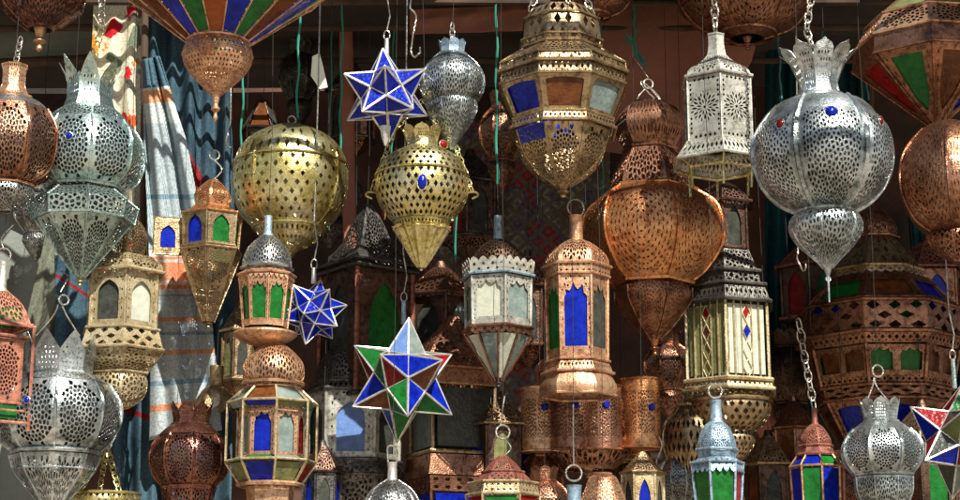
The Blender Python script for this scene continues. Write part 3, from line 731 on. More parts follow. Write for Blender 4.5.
# ------------------------------------------------------------------ lanterns
def Y_(y): return min(YS, key=lambda a: abs(a - y))
def finial(l, y0, y1, r, part='finial', mat=None):
    h = y1 - y0
    l.lathe(part, [(y1, .3), (y1 - .12 * h, r * .5), (y1 - .3 * h, r * .35), (y1 - .42 * h, r * .95), (y1 - .55 * h, r * .5), (y1 - .75 * h, r * .7), (y0, r)][::1], 10, mat=mat)

# --- glass pendant, upper left
l = Lantern('glass_pendant_lantern', 'flaring pendant of blue, green and orange glass strips above a pierced copper bulb', 218, 45, -1.3, 122, 16, 5, metal='pink_copper')
l.panes([(43, 30), (0, 88), (-14, 107)], ['orange_glass', 'blue_glass', 'green_glass', 'amber_glass', 'blue_glass', 'green_glass', 'orange_glass', 'blue_glass', 'green_glass', 'orange_glass', 'blue_glass', 'green_glass', 'amber_glass', 'amber_glass', 'blue_glass', 'green_glass'], inset=.985, u0=.05, u1=.95)
l.seams('frame', [(43, 30.5), (0, 89), (-14, 108)], .9); l.rim('frame', -14, 108, 2); l.rim('frame', 43, 31, 1.6)
l.band('cap', [(-14, 107), (-34, 50), (-48, 10)], 'lace2', 1, 2)
l.band('bulb', [(95, 6), (86, 15), (74, 27), (62, 34), (50, 34), (42, 27)], 'net', 1, 2, True, b=1.0, N=10, rot=0)
l.rim('bulb', 56, 35, .7, N=10, b=1.0); finial(l, 92, 122, 5); l.hang(-48, 'chain'); l.done()

# --- blue star etc.
PHI = (1 + 5 ** .5) / 2
ICO = [Vector(v).normalized() for v in [(0, s1, s2 * PHI) for s1 in (1, -1) for s2 in (1, -1)] + [(s1, s2 * PHI, 0) for s1 in (1, -1) for s2 in (1, -1)] + [(s2 * PHI, 0, s1) for s1 in (1, -1) for s2 in (1, -1)]]
def star(label, cx, cy, Y, rad, az, tilt, roll, colf, neck, nmat='solder', fmat='solder', bar=1.6, stretch=1.0, foot=False):
    p, k = ray(cx, cy, Y); root = bpy.data.objects.new('star_lantern', None); COL.objects.link(root)
    zb = zat(cy + rad, Y); root.location = (p.x, Y, zb); tag(root, label, 'star lantern')
    A = Vector(ICO[0]); q = A.rotation_difference(Vector((0, 0, 1))).to_matrix()
    Mx = Matrix.Rotation(R(roll), 3, 'Y') @ Matrix.Rotation(R(tilt), 3, 'X') @ Matrix.Rotation(R(az), 3, 'Z') @ q
    tips = [Mx @ v for v in ICO]; core = []
    for i in range(12):
        for j in range(i + 1, 12):
            for m_ in range(j + 1, 12):
                c = (tips[i] + tips[j] + tips[m_]) / 3
                if all((tips[a] - tips[b2]).length < 1.06 for a, b2 in ((i, j), (j, m_), (i, m_))): core.append((c.normalized() * .5627, (i, j, m_)))
    O = Vector((0, 0, p.z - zb)); S = rad * k
    def W(v): return O + Vector((v.x, v.y, v.z * stretch)) * S
    fr = Buf(); done = set()
    for i in range(12):
        nb = [c for c in core if i in c[1]]
        ax = tips[i].normalized(); e1 = (nb[0][0] - ax * nb[0][0].dot(ax)).normalized(); e2 = ax.cross(e1)
        nb.sort(key=lambda c: math.atan2(c[0].dot(e2), c[0].dot(e1)))
        T_ = tips[i] * 1.0
        for j in range(5):
            a, c = nb[j][0], nb[(j + 1) % 5][0]
            tube(fr, [W(a), W(T_)], [bar * k, bar * k * .75], 5)
            key = frozenset((id(nb[j]), id(nb[(j + 1) % 5])))
            if key not in done: done.add(key); tube(fr, [W(a), W(c)], bar * k * .9, 5)
            g = (a + c + T_) / 3; n = (c - a).cross(T_ - a).normalized() * (.006)
            tri = [W(g + (x - g) * .97) for x in (a, c, T_)]
            n2 = (tri[1] - tri[0]).cross(tri[2] - tri[0]).normalized() * .0015
            bb = Buf(); bb.add([tuple(x + n2) for x in tri] + [tuple(x - n2) for x in tri], [(0, 1, 2), (5, 4, 3), (0, 3, 4, 1), (1, 4, 5, 2), (2, 5, 3, 0)])
            link('glass_pane', bb, colf(i, j), root, ang=20)
        tube(fr, [W(T_ * .97), W(T_ * 1.02)], [bar * k * 1.1, bar * k * .3], 6)
    link('frame', fr, fmat, root)
    ztop = O.z + S * stretch
    nk = Buf(); tube(nk, [(0, 0, ztop - 6 * k), (0, 0, ztop + neck * k)], [2.6 * k, 2.2 * k], 10); link('neck', nk, nmat, root)
    hk = Buf(); zr = RAIL_Z - zb - .02; zz = ztop + neck * k
    tube(hk, [(3 * k * math.cos(t), 0, zz + 4 * k + 5 * k * math.sin(t)) for t in [2 * math.pi * i / 14 for i in range(14)]], .7 * k, 5, True)
    link('hanging_ring', hk, 'wire', root)
    wk = Buf(); tube(wk, [(0, 0, zz + 9 * k), (3 * k, 0, zz + 25 * k), (-1 * k, 0, zz + 50 * k), (0, 0, (zz + zr) / 2 + 20 * k), (0, 0, zr)], .8 * k, 6); link('hanging_wire', wk, 'wire', root)
    if foot:
        ft = Buf(); zb2 = O.z - S * stretch; tube(ft, [(0, 0, zb2 + 14 * k), (0, 0, zb2 + 2 * k), (0, 0, zb2 - 6 * k)], [6 * k, 4 * k, 1 * k], 8); link('finial', ft, fmat, root)
    return root
star('bright blue glass star with white metal bars, in full sun at upper centre left', 386, 95, -.15, 47, 75, 8, -4, lambda i, j: 'blue_glass', 12, foot=True, bar=1.5)
star('small blue glass star with white bars, low beside the green glass lantern', 313, 312, .15, 35, 100, -12, 10, lambda i, j: 'blue_glass', 10, bar=1.1)
cm = ['red_glass', 'blue_glass', 'green_glass', 'deep_red_glass', 'green_glass', 'red_glass', 'blue_glass', 'green_glass', 'deep_red_glass', 'amber_glass', 'clear_glass']
star('large star of red, green and blue glass in silver bars, pale blue neck', 403, 380, .15, 58, 48, 14, 6, lambda i, j: ('sky_glass', 'clear_glass')[j % 2] if i == 0 else cm[(i * 4 + j * 3) % 11], 18, 'blue_tin', 'solder', 1.35, 1.08)
star('multicoloured glass star cut off by the right edge, pale neck on top', 958, 440, 0, 58, 60, 5, 8, lambda i, j: ['green_glass', 'red_glass', 'olive_glass', 'blue_glass', 'clear_glass', 'red_glass', 'smoke_glass'][(i * 2 + j * 3) % 7], 24, 'silver_teal', 'solder', 1.3)

# --- big brass globe
l = Lantern('round_brass_lantern', 'large round brass globe pierced with rows of small diamond holes', 290, 190, .3, 262, 8, 8, metal='brass')
l.band('upper_shell', [(165, 57), (150, 51), (137, 37), (127, 15), (124, 5)], 'diamond', 1, 1, True, b=1, N=9)
l.band('lower_shell', [(228, 36), (213, 50), (190, 57.5), (170, 57.5), (166, 57)], 'diamond', 1, 2, True, b=1, N=9)
l.rim('lower_shell', 166, 58, 1.0, b=1); l.rim('lower_shell', 229, 36, 1.2, b=1)
l.band('bowl', [(256, 5), (250, 11), (242, 26), (229, 34)], 'dots4', 1, 1, True, b=1, N=10); finial(l, 250, 262, 6)
l.seams('strap', [(228, 36), (213, 50.5), (190, 58), (170, 58), (160, 56)], .8, N=4, rot=14, smooth=True)
l.loop(120, 4).done()

# --- round brass lantern with ears
l = Lantern('round_brass_lantern', 'smaller round brass lantern with blue oval jewel and chained ears, fluted tip', 422, 190, 0, 271, 8, 0, metal='brass')
l.band('crown', [(150, 17), (140, 16), (128, 24)], 'petal', 1, 1, b=0, N=8)
l.band('dome', [(176, 46), (160, 38), (148, 18)], 'net', 1, 1, True, b=.8)
l.band('belly', [(222, 30), (205, 43), (190, 47.5), (177, 46.5)], 'net', 1, 1, True, b=.8)
l.rim('belly', 177, 47.5, 1.1, b=.8)
l.lathe('fluted_tip', [(268, 4), (260, 9), (245, 17), (228, 27)], 32, lobes=16, amp=.12)
l.band('collar', [(230, 25), (222, 28), (214, 25)], 'dots', 1, 1, True, b=1); l.rim('collar', 231, 27, 1, b=1)
finial(l, 262, 271, 4)
l.jewel(194, 46, 2, 'blue_glass', 4.5, 8); l.jewel(216, 37, -78, 'red_glass', 4, 5); l.jewel(152, 34, 40, 'red_glass', 5, 4)
for sgn in (-1, 1):
    l.wire([(sgn * 44, 193, 0), (sgn * 53, 193, -3), (sgn * 56, 195, 2), (sgn * 50, 198, 3)], 'brass', 1.2, f'ear#{sgn}')
    l.chain((sgn * 50, 191, 0), (sgn * 28, 130, 0), 'brass'); l.chain((sgn * 28, 130, 0), (0, 100, 0), 'brass')
l.hang(100, 'wire').done()

# --- small silver bulb lantern
l = Lantern('small_silver_lantern', 'small whitish silver bulb lantern with blue rimmed crown, right of the blue star', 452, 95, 0, 152, 8, 10, metal='silver')
l.band('crown', [(56, 13), (50, 12), (41, 15)], 'petal_plain', 1, 1, mat='blue_tin')
l.band('dome', [(106, 20), (98, 28), (88, 32), (76, 32), (64, 24), (55, 14)], 'lace', 1, 1, True, b=1.3)
l.rim('dome', 56, 15, 1.4, b=1)
l.band('lower_bowl', [(150, 2), (138, 9), (122, 20), (110, 25), (102, 24), (98, 18)], 'lace', 1, 1, True, b=1.2, rot=0)
l.seams('ribs', [(104, 21), (88, 32), (76, 32), (64, 24), (55, 14)], .7, smooth=True); l.chain((0, 42, 0), (0, 24, 0)); l.hang(24).done()

# --- big octagonal bronze lantern
l = Lantern('octagonal_bronze_lantern', 'big octagonal bronze lantern with blue, amber and clear panes, chains on its crown', 562, 100, 0, 198, 8, 0, metal='antique_brass')
l.band('crown', [(52, 38), (46, 42), (24, 40), (12, 30)], 'bigdia', 1, 1)
l.rim('crown', 52, 42, 2); l.rim('crown', 46, 44, 1.2); l.rim('crown', 24, 41, 1)
l.band('roof', [(80, 68), (70, 66), (54, 42)], 'rose_band'); l.rim('roof', 80, 69, 2); l.rim('roof', 71, 67, 1.2); l.seams('roof', [(80, 68), (70, 66.5), (54, 42)], .9)
l.band('roof', [(92, 67), (80, 66)], 'strip')
l.band('window_band', [(125, 52), (92, 67)], 'cutbox'); l.rim('window_band', 92, 67.5, 1.4)
l.panes([(124, 52), (93, 67)], ['amber_glass', 'clear_glass', 'olive_glass', 'amber_glass', 'blue_glass', 'blue_glass', 'olive_glass', 'blue_glass'], inset=.96)
l.band('flange', [(134, 55), (125, 54)], 'strip'); l.rim('flange', 134, 56, 1.6); l.rim('flange', 125, 54, 1.2)
l.band('bowl', [(186, 8), (176, 24), (160, 40), (135, 50)], 'rosette', 1, 1, True, b=.2); l.seams('bowl', [(186, 8), (176, 24), (160, 40), (135, 50)], 1, smooth=True)
l.panes([(150, 44), (135, 50)], [None, None, None, None, None, None, None, 'blue_glass'], inset=1.03)
finial(l, 184, 198, 7)
l.chain((-32, 14, -10), (-14, -25, 0), link_px=6); l.chain((6, 14, -30), (2, -25, 0), link_px=6); l.chain((32, 18, -10), (14, -25, 0), link_px=6); l.hang(-25, 'chain').done()

# --- white tin lantern
l = Lantern('white_tin_lantern', 'whitish hexagonal tin lantern with pierced flower on each side, brass legs below', 718, 110, 0, 192, 6, 27, metal='tin')
l.band('neck', [(57, 11), (48, 9), (36, 9)], 'plain', N=6); l.rim('neck', 36, 9, 1)
l.band('dome', [(82, 37), (74, 33), (64, 18), (57, 11)], 'rose_band', 1, 1, True); l.rim('dome', 82, 38, 1.6)
l.band('body', [(146, 36), (84, 36)], 'tallrose'); l.seams('body', [(146, 36), (84, 36)], 1.1)
l.band('skirt', [(164, 50), (146, 37)], 'strip'); l.rim('skirt', 164, 50, 1.5); l.rim('skirt', 147, 37, 1.2); l.seams('skirt', [(164, 50), (146, 37)], 1)
l.rim('base_ring', 171, 34, 1.8, mat='brass')
for i in range(6):
    c = l.corner(i, 6, 27); l.wire([(c[0] * 34, 171, c[1] * 34), (c[0] * 33, 192, c[1] * 33)], 'brass', 1.3, f'leg#{i}'); l.wire([(c[0] * 34, 171, c[1] * 34), (c[0] * 46, 163, c[1] * 46)], 'brass', 1.1, f'leg#{i}')
l.loop(30, 7, ang=70); l.chain((0, 26, 0), (0, -30, 0), link_px=8, t=1.0); l.hang(-30, 'chain').done()

# --- big silver lantern
l = Lantern('large_silver_lantern', 'largest silver lantern, wide filigree belly with blue jewel and flared petal crown', 822, 150, -.4, 302, 6, -3, metal='silver')
l.band('crown', [(98, 22), (88, 19), (74, 22), (60, 31), (50, 43)], 'petal', 1, 1, True, N=9, rot=0)
l.band('shoulder', [(124, 58), (108, 46), (98, 23)], 'plain', 1, 1, True, b=1.1); l.rim('shoulder', 98, 24, 1.6, b=1)
l.band('belly', [(214, 24), (202, 46), (184, 61), (160, 68), (138, 66), (124, 58)], 'finelace', 1, 1, True, b=1.25)
l.band('belly_lining', [(214, 22), (202, 44), (184, 59), (160, 66), (138, 64), (124, 56)], 'plain', 1, 1, True, b=1.25, mat='iron')  # dark lining added for shade behind the filigree
l.seams('ribs', [(215, 24), (202, 46), (184, 61), (160, 68.5), (138, 66.5), (118, 54), (106, 42)], 2.8, smooth=True, mat='silver')
l.rim('waist', 213, 27, 3, b=1); l.rim('waist', 219, 24, 2, b=1)
l.band('lower_bulb', [(268, 5), (258, 14), (244, 28), (230, 35), (218, 33), (209, 22)], 'lace', 1, 1, True, b=1.25, rot=12, N=6)
l.seams('lower_bulb', [(268, 5), (258, 14), (244, 28), (230, 35), (218, 33)], 1, smooth=True, rot=12)
l.lathe('finial', [(302, 1), (286, 1.2), (278, 1.4), (272, 3), (266, 5)], 10); l.loop(279, 2.2, part='finial')
l.jewel(132, 66, -3, 'blue_glass', 6, 6); l.jewel(138, 69, -46, 'deep_red_glass', 4.5, 4.5); l.jewel(136, 69, 44, 'deep_red_glass', 3.5, 4.5)
l.chain((0, 62, 0), (-10, 30, 0), link_px=7, t=1); l.chain((-10, 30, 0), (0, -20, 0), link_px=7, t=1); l.hang(-20, 'chain').done()

# --- large copper lantern
l = Lantern('large_copper_lantern', 'biggest round copper lantern, panels stamped with rings of dots, orange sheen', 652, 240, .4, 356, 6, -15, metal='copper')
l.band('neck', [(148, 26), (128, 36), (112, 30), (104, 20)], 'strip', 1, 2, True, mat='bronze')
l.band('collar', [(196, 44), (180, 42), (150, 26)], 'rose_band', 1, 1, True, mat='bronze'); l.rim('collar', 150, 27, 2, mat='bronze')
l.band('belly', [(284, 38), (272, 54), (250, 68), (228, 71), (206, 64), (192, 46)], 'rings', 1, 1, True, b=.4)
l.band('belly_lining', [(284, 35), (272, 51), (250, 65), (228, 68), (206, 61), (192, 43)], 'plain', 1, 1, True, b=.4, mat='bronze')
l.seams('ribs', [(284, 38), (272, 54), (250, 69), (228, 72), (206, 65), (192, 46)], 1.2, smooth=True)
l.rim('waist', 284, 40, 2.4); l.rim('shoulder_ring', 192, 47, 2)
l.band('lower_cone', [(340, 6), (326, 20), (304, 36), (290, 38), (284, 34)], 'rings', 1, 1, True, b=.5, mat='bronze'); l.seams('lower_cone', [(340, 6), (326, 20), (304, 37), (290, 39)], 1.1, smooth=True)
finial(l, 338, 356, 6); l.panes([(128, 36.5), (106, 24)], [None, None, None, None, None, 'clear_glass'], inset=1.03)
l.loop(84, 5); l.wire([(-14, 108, 0), (-10, 96, 0), (-2, 88, 0)]); l.wire([(14, 108, 0), (10, 96, 0), (2, 88, 0)]); l.wire([(0, 78, 0), (-8, 66, 0), (-16, 56, 0)]); l.done()
# frayed knot and clip above it
bb = Buf(); c, k = ray(637, 52, .5); rr = random.Random(4)
for i in range(46):
    a = rr.uniform(0, 6.3); e = rr.uniform(3, 9); up = rr.choice((1, 1, -1)); tube(bb, [(0, 0, rr.uniform(-8, 4) * k), (-up * e * .6 * k + math.cos(a) * 2 * k, math.sin(a) * 3 * k, up * e * 1.4 * k), (-up * e * 1.1 * k + math.cos(a) * 4 * k, math.sin(a) * 5 * k, up * e * 2.1 * k)], .45 * k, 4)
tag(link('frayed_knot', bb, 'green_cord', loc=c), 'frayed bright green knot of string above the large copper lantern', 'knot')
bb = Buf(); c, k = ray(640, 84, .4); tube(bb, [(0 + 3 * math.cos(q) * k + 9 * k * math.sin(q), 0, 3 * math.sin(q) * k * .5 - 12 * k * math.sin(q)) for q in [2 * math.pi * i / 20 for i in range(20)]], .9 * k, 6, True)
tag(link('wire_clip', bb, 'wire', loc=c + Vector((10 * k, 0, -8 * k))), 'long steel wire clip dangling from the ring of the large copper lantern', 'clip')

# --- copper hexagonal lantern with blue glass
l = Lantern('hexagonal_copper_lantern', 'tall pale copper lantern with cobalt blue glass front and arched cutwork', 577, 310, .15, 402, 6, -6, metal='pink_copper')
l.lathe('neck', [(242, 9), (240, 7), (218, 6.5), (216, 7.5)], 16, False); l.loop(208, 9, ang=20, t=1)
l.band('dome', [(268, 33), (262, 33), (254, 29), (244, 17), (240, 8)], 'rose_band', 1, 1, True, b=.1)
l.band('cornice', [(278, 33), (268, 34)], 'dots'); l.rim('cornice', 268, 35, 1.6); l.rim('cornice', 278, 33.5, 1.4)
l.band('body', [(362, 29.5), (278, 31)], 'arch3', 1, 1); l.seams('body', [(362, 30), (278, 31.5)], 1.4)
l.panes([(361, 29.5), (280, 31)], ['blue_glass', 'smoke_glass', 'green_glass', 'blue_glass', 'red_glass', 'green_glass'], inset=.94)
l.band('base', [(374, 35), (368, 33), (362, 30)], 'strip', 1, 1); l.rim('base', 362, 32, 1.4); l.rim('base', 374, 36, 1.6)
l.band('skirt', [(396, 37), (388, 39), (376, 33)], 'plain', 1, 1, True, b=.4); l.rim('skirt', 396, 37.5, 1.6); l.hang(199).done()

# --- silver-green lantern, left
l = Lantern('teal_silver_lantern', 'tall greenish silver lantern with pointed crown, pierced belly and long pointed tip', 85, 190, 0, 287, 8, -5, metal='silver_teal')
l.band('crown', [(112, 27), (100, 23), (84, 24), (62, 38)], 'zig', 1, 1, True, N=7, rot=10)
l.band('shoulder', [(128, 46), (116, 36), (110, 27)], 'lace2', 1, 1, True, b=.3)
l.band('belly', [(190, 38), (178, 52), (158, 57), (140, 54), (126, 45)], 'rosette', 1, 1, True, b=.3)
l.seams('belly', [(190, 38), (178, 52.5), (158, 57.5), (140, 54.5), (126, 45)], 1.1, smooth=True)
l.rim('waist', 190, 39, 1.8); l.rim('waist', 194, 36, 1.2)
l.band('lower_shoulder', [(222, 50), (206, 54), (193, 37)], 'lace2'); l.seams('lower_shoulder', [(222, 50), (206, 54), (193, 37)], 1)
l.band('lower_cone', [(278, 4), (250, 26), (222, 46)], 'rosette', 1, 1); l.seams('lower_cone', [(278, 4), (250, 26), (222, 47)], 1.1); l.rim('lower_cone', 222, 50, 1.3)
finial(l, 274, 287, 4, mat='brass'); l.jewel(152, 55.5, -5, 'blue_glass', 3.5, 3.5)
l.chain((0, 66, 0), (8, 28, 0), 'brass', 6); l.chain((8, 28, 0), (6, -10, 0), link_px=6); l.hang(-10).done()

# --- left copper lantern
l = Lantern('round_copper_lantern', 'rounded copper lantern with a pierced silvery panel, cut by the left edge', 10, 140, -.15, 212, 8, 14, metal='pink_copper')
l.band('crown', [(98, 18), (88, 12), (70, 12), (66, 14)], 'net', 1, 1); l.rim('crown', 98, 19, 1.6)
l.band('shoulder', [(112, 38), (104, 30), (98, 18)], 'plain', 1, 1, True, b=.4, mat='pewter')
l.band('belly', [(184, 26), (172, 42), (150, 49), (128, 47), (111, 38)], 'rosette', 1, 1, True, b=.3, mat='aged_copper'); l.seams('belly', [(184, 26), (172, 42.5), (150, 49.5), (128, 47.5), (111, 38)], 1.1, smooth=True)
l.rim('waist', 186, 27, 1.6); l.band('lower_bowl', [(212, 6), (204, 20), (194, 28), (186, 25)], 'lace2', 1, 1, True, b=.6, mat='pewter')
l.chain((0, 68, 0), (4, 38, 0)); l.hang(38).done()

# --- copper lantern at top-left corner
l = Lantern('dark_copper_lantern', 'dark tarnished copper belly with pointed tip, cut by the top left corner', 42, 0, 0, 52, 8, 12, metal='violet_bronze')
l.band('belly', [(30, 12), (20, 26), (6, 40), (-12, 44), (-30, 38), (-44, 20)], 'lace', 1, 1, True, b=.7); l.seams('belly', [(30, 12), (20, 26), (6, 40.5), (-12, 44.5), (-30, 38)], 1.1, smooth=True)
finial(l, 27, 52, 7, mat='pink_copper'); l.rim('belly', 6, 41, .8, b=.7); l.hang(-44).done()

# --- bottom-left silver lantern
l = Lantern('wide_silver_lantern', 'wide silver lantern with zigzag crown and small blue jewel at lower left', 57, 420, 0, 502, 8, -10, metal='silver')
l.band('crown', [(374, 32), (362, 33), (334, 39)], 'zig', 1, 1); l.rim('crown', 375, 33, 1.8)
l.band('shoulder', [(384, 50), (377, 40), (374, 32)], 'lace2', 1, 1, True, b=.6)
l.band('belly', [(452, 42), (440, 55), (420, 62), (402, 61), (384, 50)], 'rosette', 1, 1, True, b=.3); l.seams('ribs', [(452, 42), (440, 55), (420, 62.5), (402, 61.5), (384, 50)], 1.6, smooth=True)
l.rim('waist', 453, 44, 2.4, b=.5); l.band('lower_cone', [(512, 6), (492, 22), (472, 38), (456, 44)], 'rose_band', 1, 1, True); l.seams('lower_cone', [(512, 6), (492, 22), (472, 38), (456, 44)], 1.3, smooth=True)
l.rim('lower_cone', 470, 40, 1.0); l.jewel(408, 62, -14, 'blue_glass', 3.2, 3.2)
l.wire([(-26, 336, 0), (-10, 316, 0), (-4, 300, 0)]); l.wire([(18, 336, 0), (4, 316, 0), (-4, 300, 0)]); l.loop(300, 5, ang=30, t=1); l.wire([(-4, 292, 0), (2, 276, 4), (-6, 270, 6)])
l.hang(296).done()

# --- coral framed lantern far left
l = Lantern('coral_framed_lantern', 'coral red lantern with cage of thin bars and green pane, at the left edge', -2, 340, -.15, 432, 4, 38, metal='coral_paint')
l.lathe('neck', [(292, 7), (288, 5), (262, 4)], 12, False, mat='tin'); l.band('roof', [(326, 34), (306, 24), (290, 6)], 'rose_band', 1, 1, True); l.rim('roof', 326, 35, 1.6)
l.panes([(324, 31), (308, 23)], ['green_glass', 'green_glass'], inset=1.02)
l.band('box', [(404, 26), (340, 26)], 'rosette'); l.seams('box', [(404, 26), (340, 26)], 1.4); l.rim('box', 404, 27, 1.4); l.rim('box', 338, 32, 1.6)
l.seams('cage', [(432, 37), (328, 37)], 1.7); l.rim('cage', 328, 38, 1.4); l.rim('cage', 424, 37, 1.6); l.rim('cage', 412, 33, 1.2)
l.jewel(372, 19, 0, 'blue_glass', 3, 3); l.panes([(420, 28), (406, 28)], ['green_glass']); l.loop(255, 7); l.wire([(0, 250, 0), (-4, 238, 2), (8, 225, 0)]); l.hang(236).done()

# --- pale brass lantern
l = Lantern('pale_brass_lantern', 'cream coloured brass lantern with arched openings over two pierced bowls', 123, 300, .15, 412, 6, -14, metal='pale_brass')
l.band('cap', [(262, 20), (240, 24), (226, 18), (218, 8)], 'rosette', 1, 1, True, mat='antique_brass')
l.band('roof', [(274, 42), (268, 42), (258, 28)], 'rose_band', 1, 1); l.rim('roof', 275, 43, 1.8); l.rim('roof', 262, 29, 1.2)
l.band('body', [(330, 37), (276, 37)], 'arch2'); l.seams('body', [(330, 37), (276, 37)], 1.6)
l.panes([(329, 37), (277, 37)], ['smoke_glass', 'frosted_glass', 'frosted_glass', 'smoke_glass', 'smoke_glass', 'smoke_glass'], inset=.9)
l.band('gallery', [(352, 46), (332, 40)], 'bigdia', 1, 1); l.rim('gallery', 332, 41, 1.4); l.rim('gallery', 352, 46.5, 1.6)
l.band('upper_bowl', [(374, 26), (366, 38), (354, 43)], 'lace2', 1, 1, True); l.rim('upper_bowl', 374, 30, 1.5)
l.band('lower_bowl', [(408, 12), (398, 26), (384, 30), (374, 27)], 'lace2', 1, 1, True, b=.5); finial(l, 406, 414, 5)
l.lathe('neck', [(220, 7), (214, 5), (204, 4)], 10, False, mat='iron'); l.hang(204).done()

# --- hexagonal brass lantern with opened blue door
l = Lantern('brass_window_lantern', 'brass lantern with blue and green arched panes and its little door swung open', 211, 250, .15, 328, 6, 30, metal='antique_brass')
l.band('cap', [(208, 18), (196, 20), (188, 14), (180, 5)], 'rosette', 1, 1, True, mat='copper'); l.rim('cap', 209, 20, 1.3)
l.band('roof', [(216, 32), (209, 20)], 'rose_band', mat='copper'); l.rim('roof', 216, 32, 1.3)
l.band('window_band', [(248, 29), (217, 31)], 'gothic'); l.seams('window_band', [(248, 29), (217, 31)], 1.3); l.rim('window_band', 249, 30, 1.4)
l.panes([(247, 29), (218, 31)], ['green_glass', 'green_glass', 'blue_glass', 'blue_glass', 'green_glass', 'blue_glass'], inset=.93)
l.band('cone', [(322, 6), (306, 12), (280, 22), (252, 32)], 'rosette', 1, 2); l.seams('cone', [(322, 6), (306, 12), (280, 22), (252, 32)], 1.0); l.rim('cone', 252, 32, 1.4)
l.panes([(266, 26.5), (254, 31)], ['olive_glass', None], inset=1.0); finial(l, 318, 328, 5)
dr = Buf(); c, k = ray(168, 236, l.Y - .03); rz = l.root.location
def dv(x, y, d=0): return (c.x - rz.x + x * k, c.y - rz.y + d * k + x * k * .25, c.z - rz.z - y * k)
V = [(-13, -17), (13, -15), (13, 18), (-13, 20)]; W2 = arch_loop(-8.5, 8.5, -14, 13, 12, .45); W2 = [(x, -y) for x, y in W2]
tv, tt = mk_tile([[(p[0] / 32 + .5, p[1] / 44 + .5) for p in W2]], nb=5); P3 = np.array([dv((x - .5) * 27, (y - .5) * 37) for x, y in tv]); VV, FF = thicken(P3, tt, .003); dr.add(VV, FF)
for a, d2 in (((-13.5, -18.5), (13.5, -18.5)), ((13.5, -18.5), (13.5, 18.5)), ((13.5, 18.5), (-13.5, 18.5)), ((-13.5, 18.5), (-13.5, -18.5))): tube(dr, [dv(*a), dv(*d2)], 1.2 * k, 5)
door = link('door', dr, 'antique_brass', l.root)
pn = Buf(); pn.add([dv(-10, -14, 1), dv(10, -14, 1), dv(10, 15, 1), dv(-10, 15, 1), dv(-10, -14, 2), dv(10, -14, 2), dv(10, 15, 2), dv(-10, 15, 2)], [(0, 3, 2, 1), (4, 5, 6, 7), (0, 1, 5, 4), (1, 2, 6, 5), (2, 3, 7, 6), (3, 0, 4, 7)]); link('glass_pane', pn, 'blue_glass', door)
l.loop(155, 5, ang=10); l.wire([(-2, 182, 0), (8, 170, 0), (0, 160, 0)]); l.hang(150).done()

# --- green glass lantern
l = Lantern('green_glass_lantern', 'small copper lantern with green glass sides under a dark blue dome', 266, 300, 0, 345, 8, -10, metal='pink_copper')
l.lathe('neck', [(236, 6), (232, 4), (216, 4)], 12, False, mat='blue_tin')
l.band('dome', [(268, 25), (258, 24), (246, 18), (236, 7)], 'lace2', 1, 1, True, b=.7, mat='pewter'); l.rim('dome', 269, 26, 1.5, mat='pewter')
l.band('eave', [(282, 29), (276, 28), (270, 22)], 'trim', 1, 1); l.rim('eave', 276, 29, 1.4)
l.band('body', [(328, 22), (280, 27)], 'arch3'); l.seams('body', [(328, 22), (280, 27)], 1.1); l.panes([(327, 22), (281, 27)], ['green_glass'], inset=.93)
l.lathe('tray', [(345, 12), (341, 24), (336, 31), (333, 31), (331, 24)], 28); l.hang(216).done()

# --- many-paned lantern, lower left centre
l = Lantern('paned_lantern', 'many sided lantern of tin bars with blue arched pane and a pierced copper dome', 272, 425, 0, 512, 8, -10, metal='pale_brass')
l.band('dome', [(384, 28), (376, 31), (362, 29), (350, 18), (344, 9)], 'lace2', 1, 1, True, b=1, mat='pink_copper'); l.rim('dome', 384, 30, 2, b=1, mat='pink_copper'); l.rim('dome', 388, 27, 1.2, b=1)
l.panes([(404, 44), (389, 27)], ['amber_glass', 'clear_glass', 'frosted_glass', 'clear_glass', 'clear_glass', 'clear_glass', 'frosted_glass', 'clear_glass'], inset=.98)
l.seams('frame', [(404, 45), (389, 28)], 1.5); l.rim('frame', 404, 45, 1.4)
l.seams('frame', [(462, 45), (404, 45)], 1.3); l.rim('frame', 462, 45, 1.3)
l.band('inner_body', [(458, 33), (408, 33)], 'arch', mat='pink_copper')
l.panes([(456, 33), (409, 33)], ['blue_glass', 'clear_glass', 'red_glass', 'blue_glass', 'green_glass', 'clear_glass', 'red_glass', 'clear_glass'], inset=.92)
l.panes([(410, 40), (404, 45)], ['blue_glass', 'olive_glass', 'green_glass', 'clear_glass'], inset=.99); l.panes([(462, 45), (457, 34)], ['green_glass', 'clear_glass'], inset=.99)
l.panes([(484, 30), (464, 43)], ['blue_glass', 'olive_glass', 'red_glass', 'green_glass', 'clear_glass', 'blue_glass', 'frosted_glass', 'olive_glass'], inset=.98); l.seams('frame', [(484, 31), (463, 45)], 1.4)
l.rim('base', 485, 32, 2.4, mat='pink_copper', b=.3); l.band('base', [(512, 22), (487, 24)], 'plain', mat='pink_copper'); l.done()
for s_ in (): pass

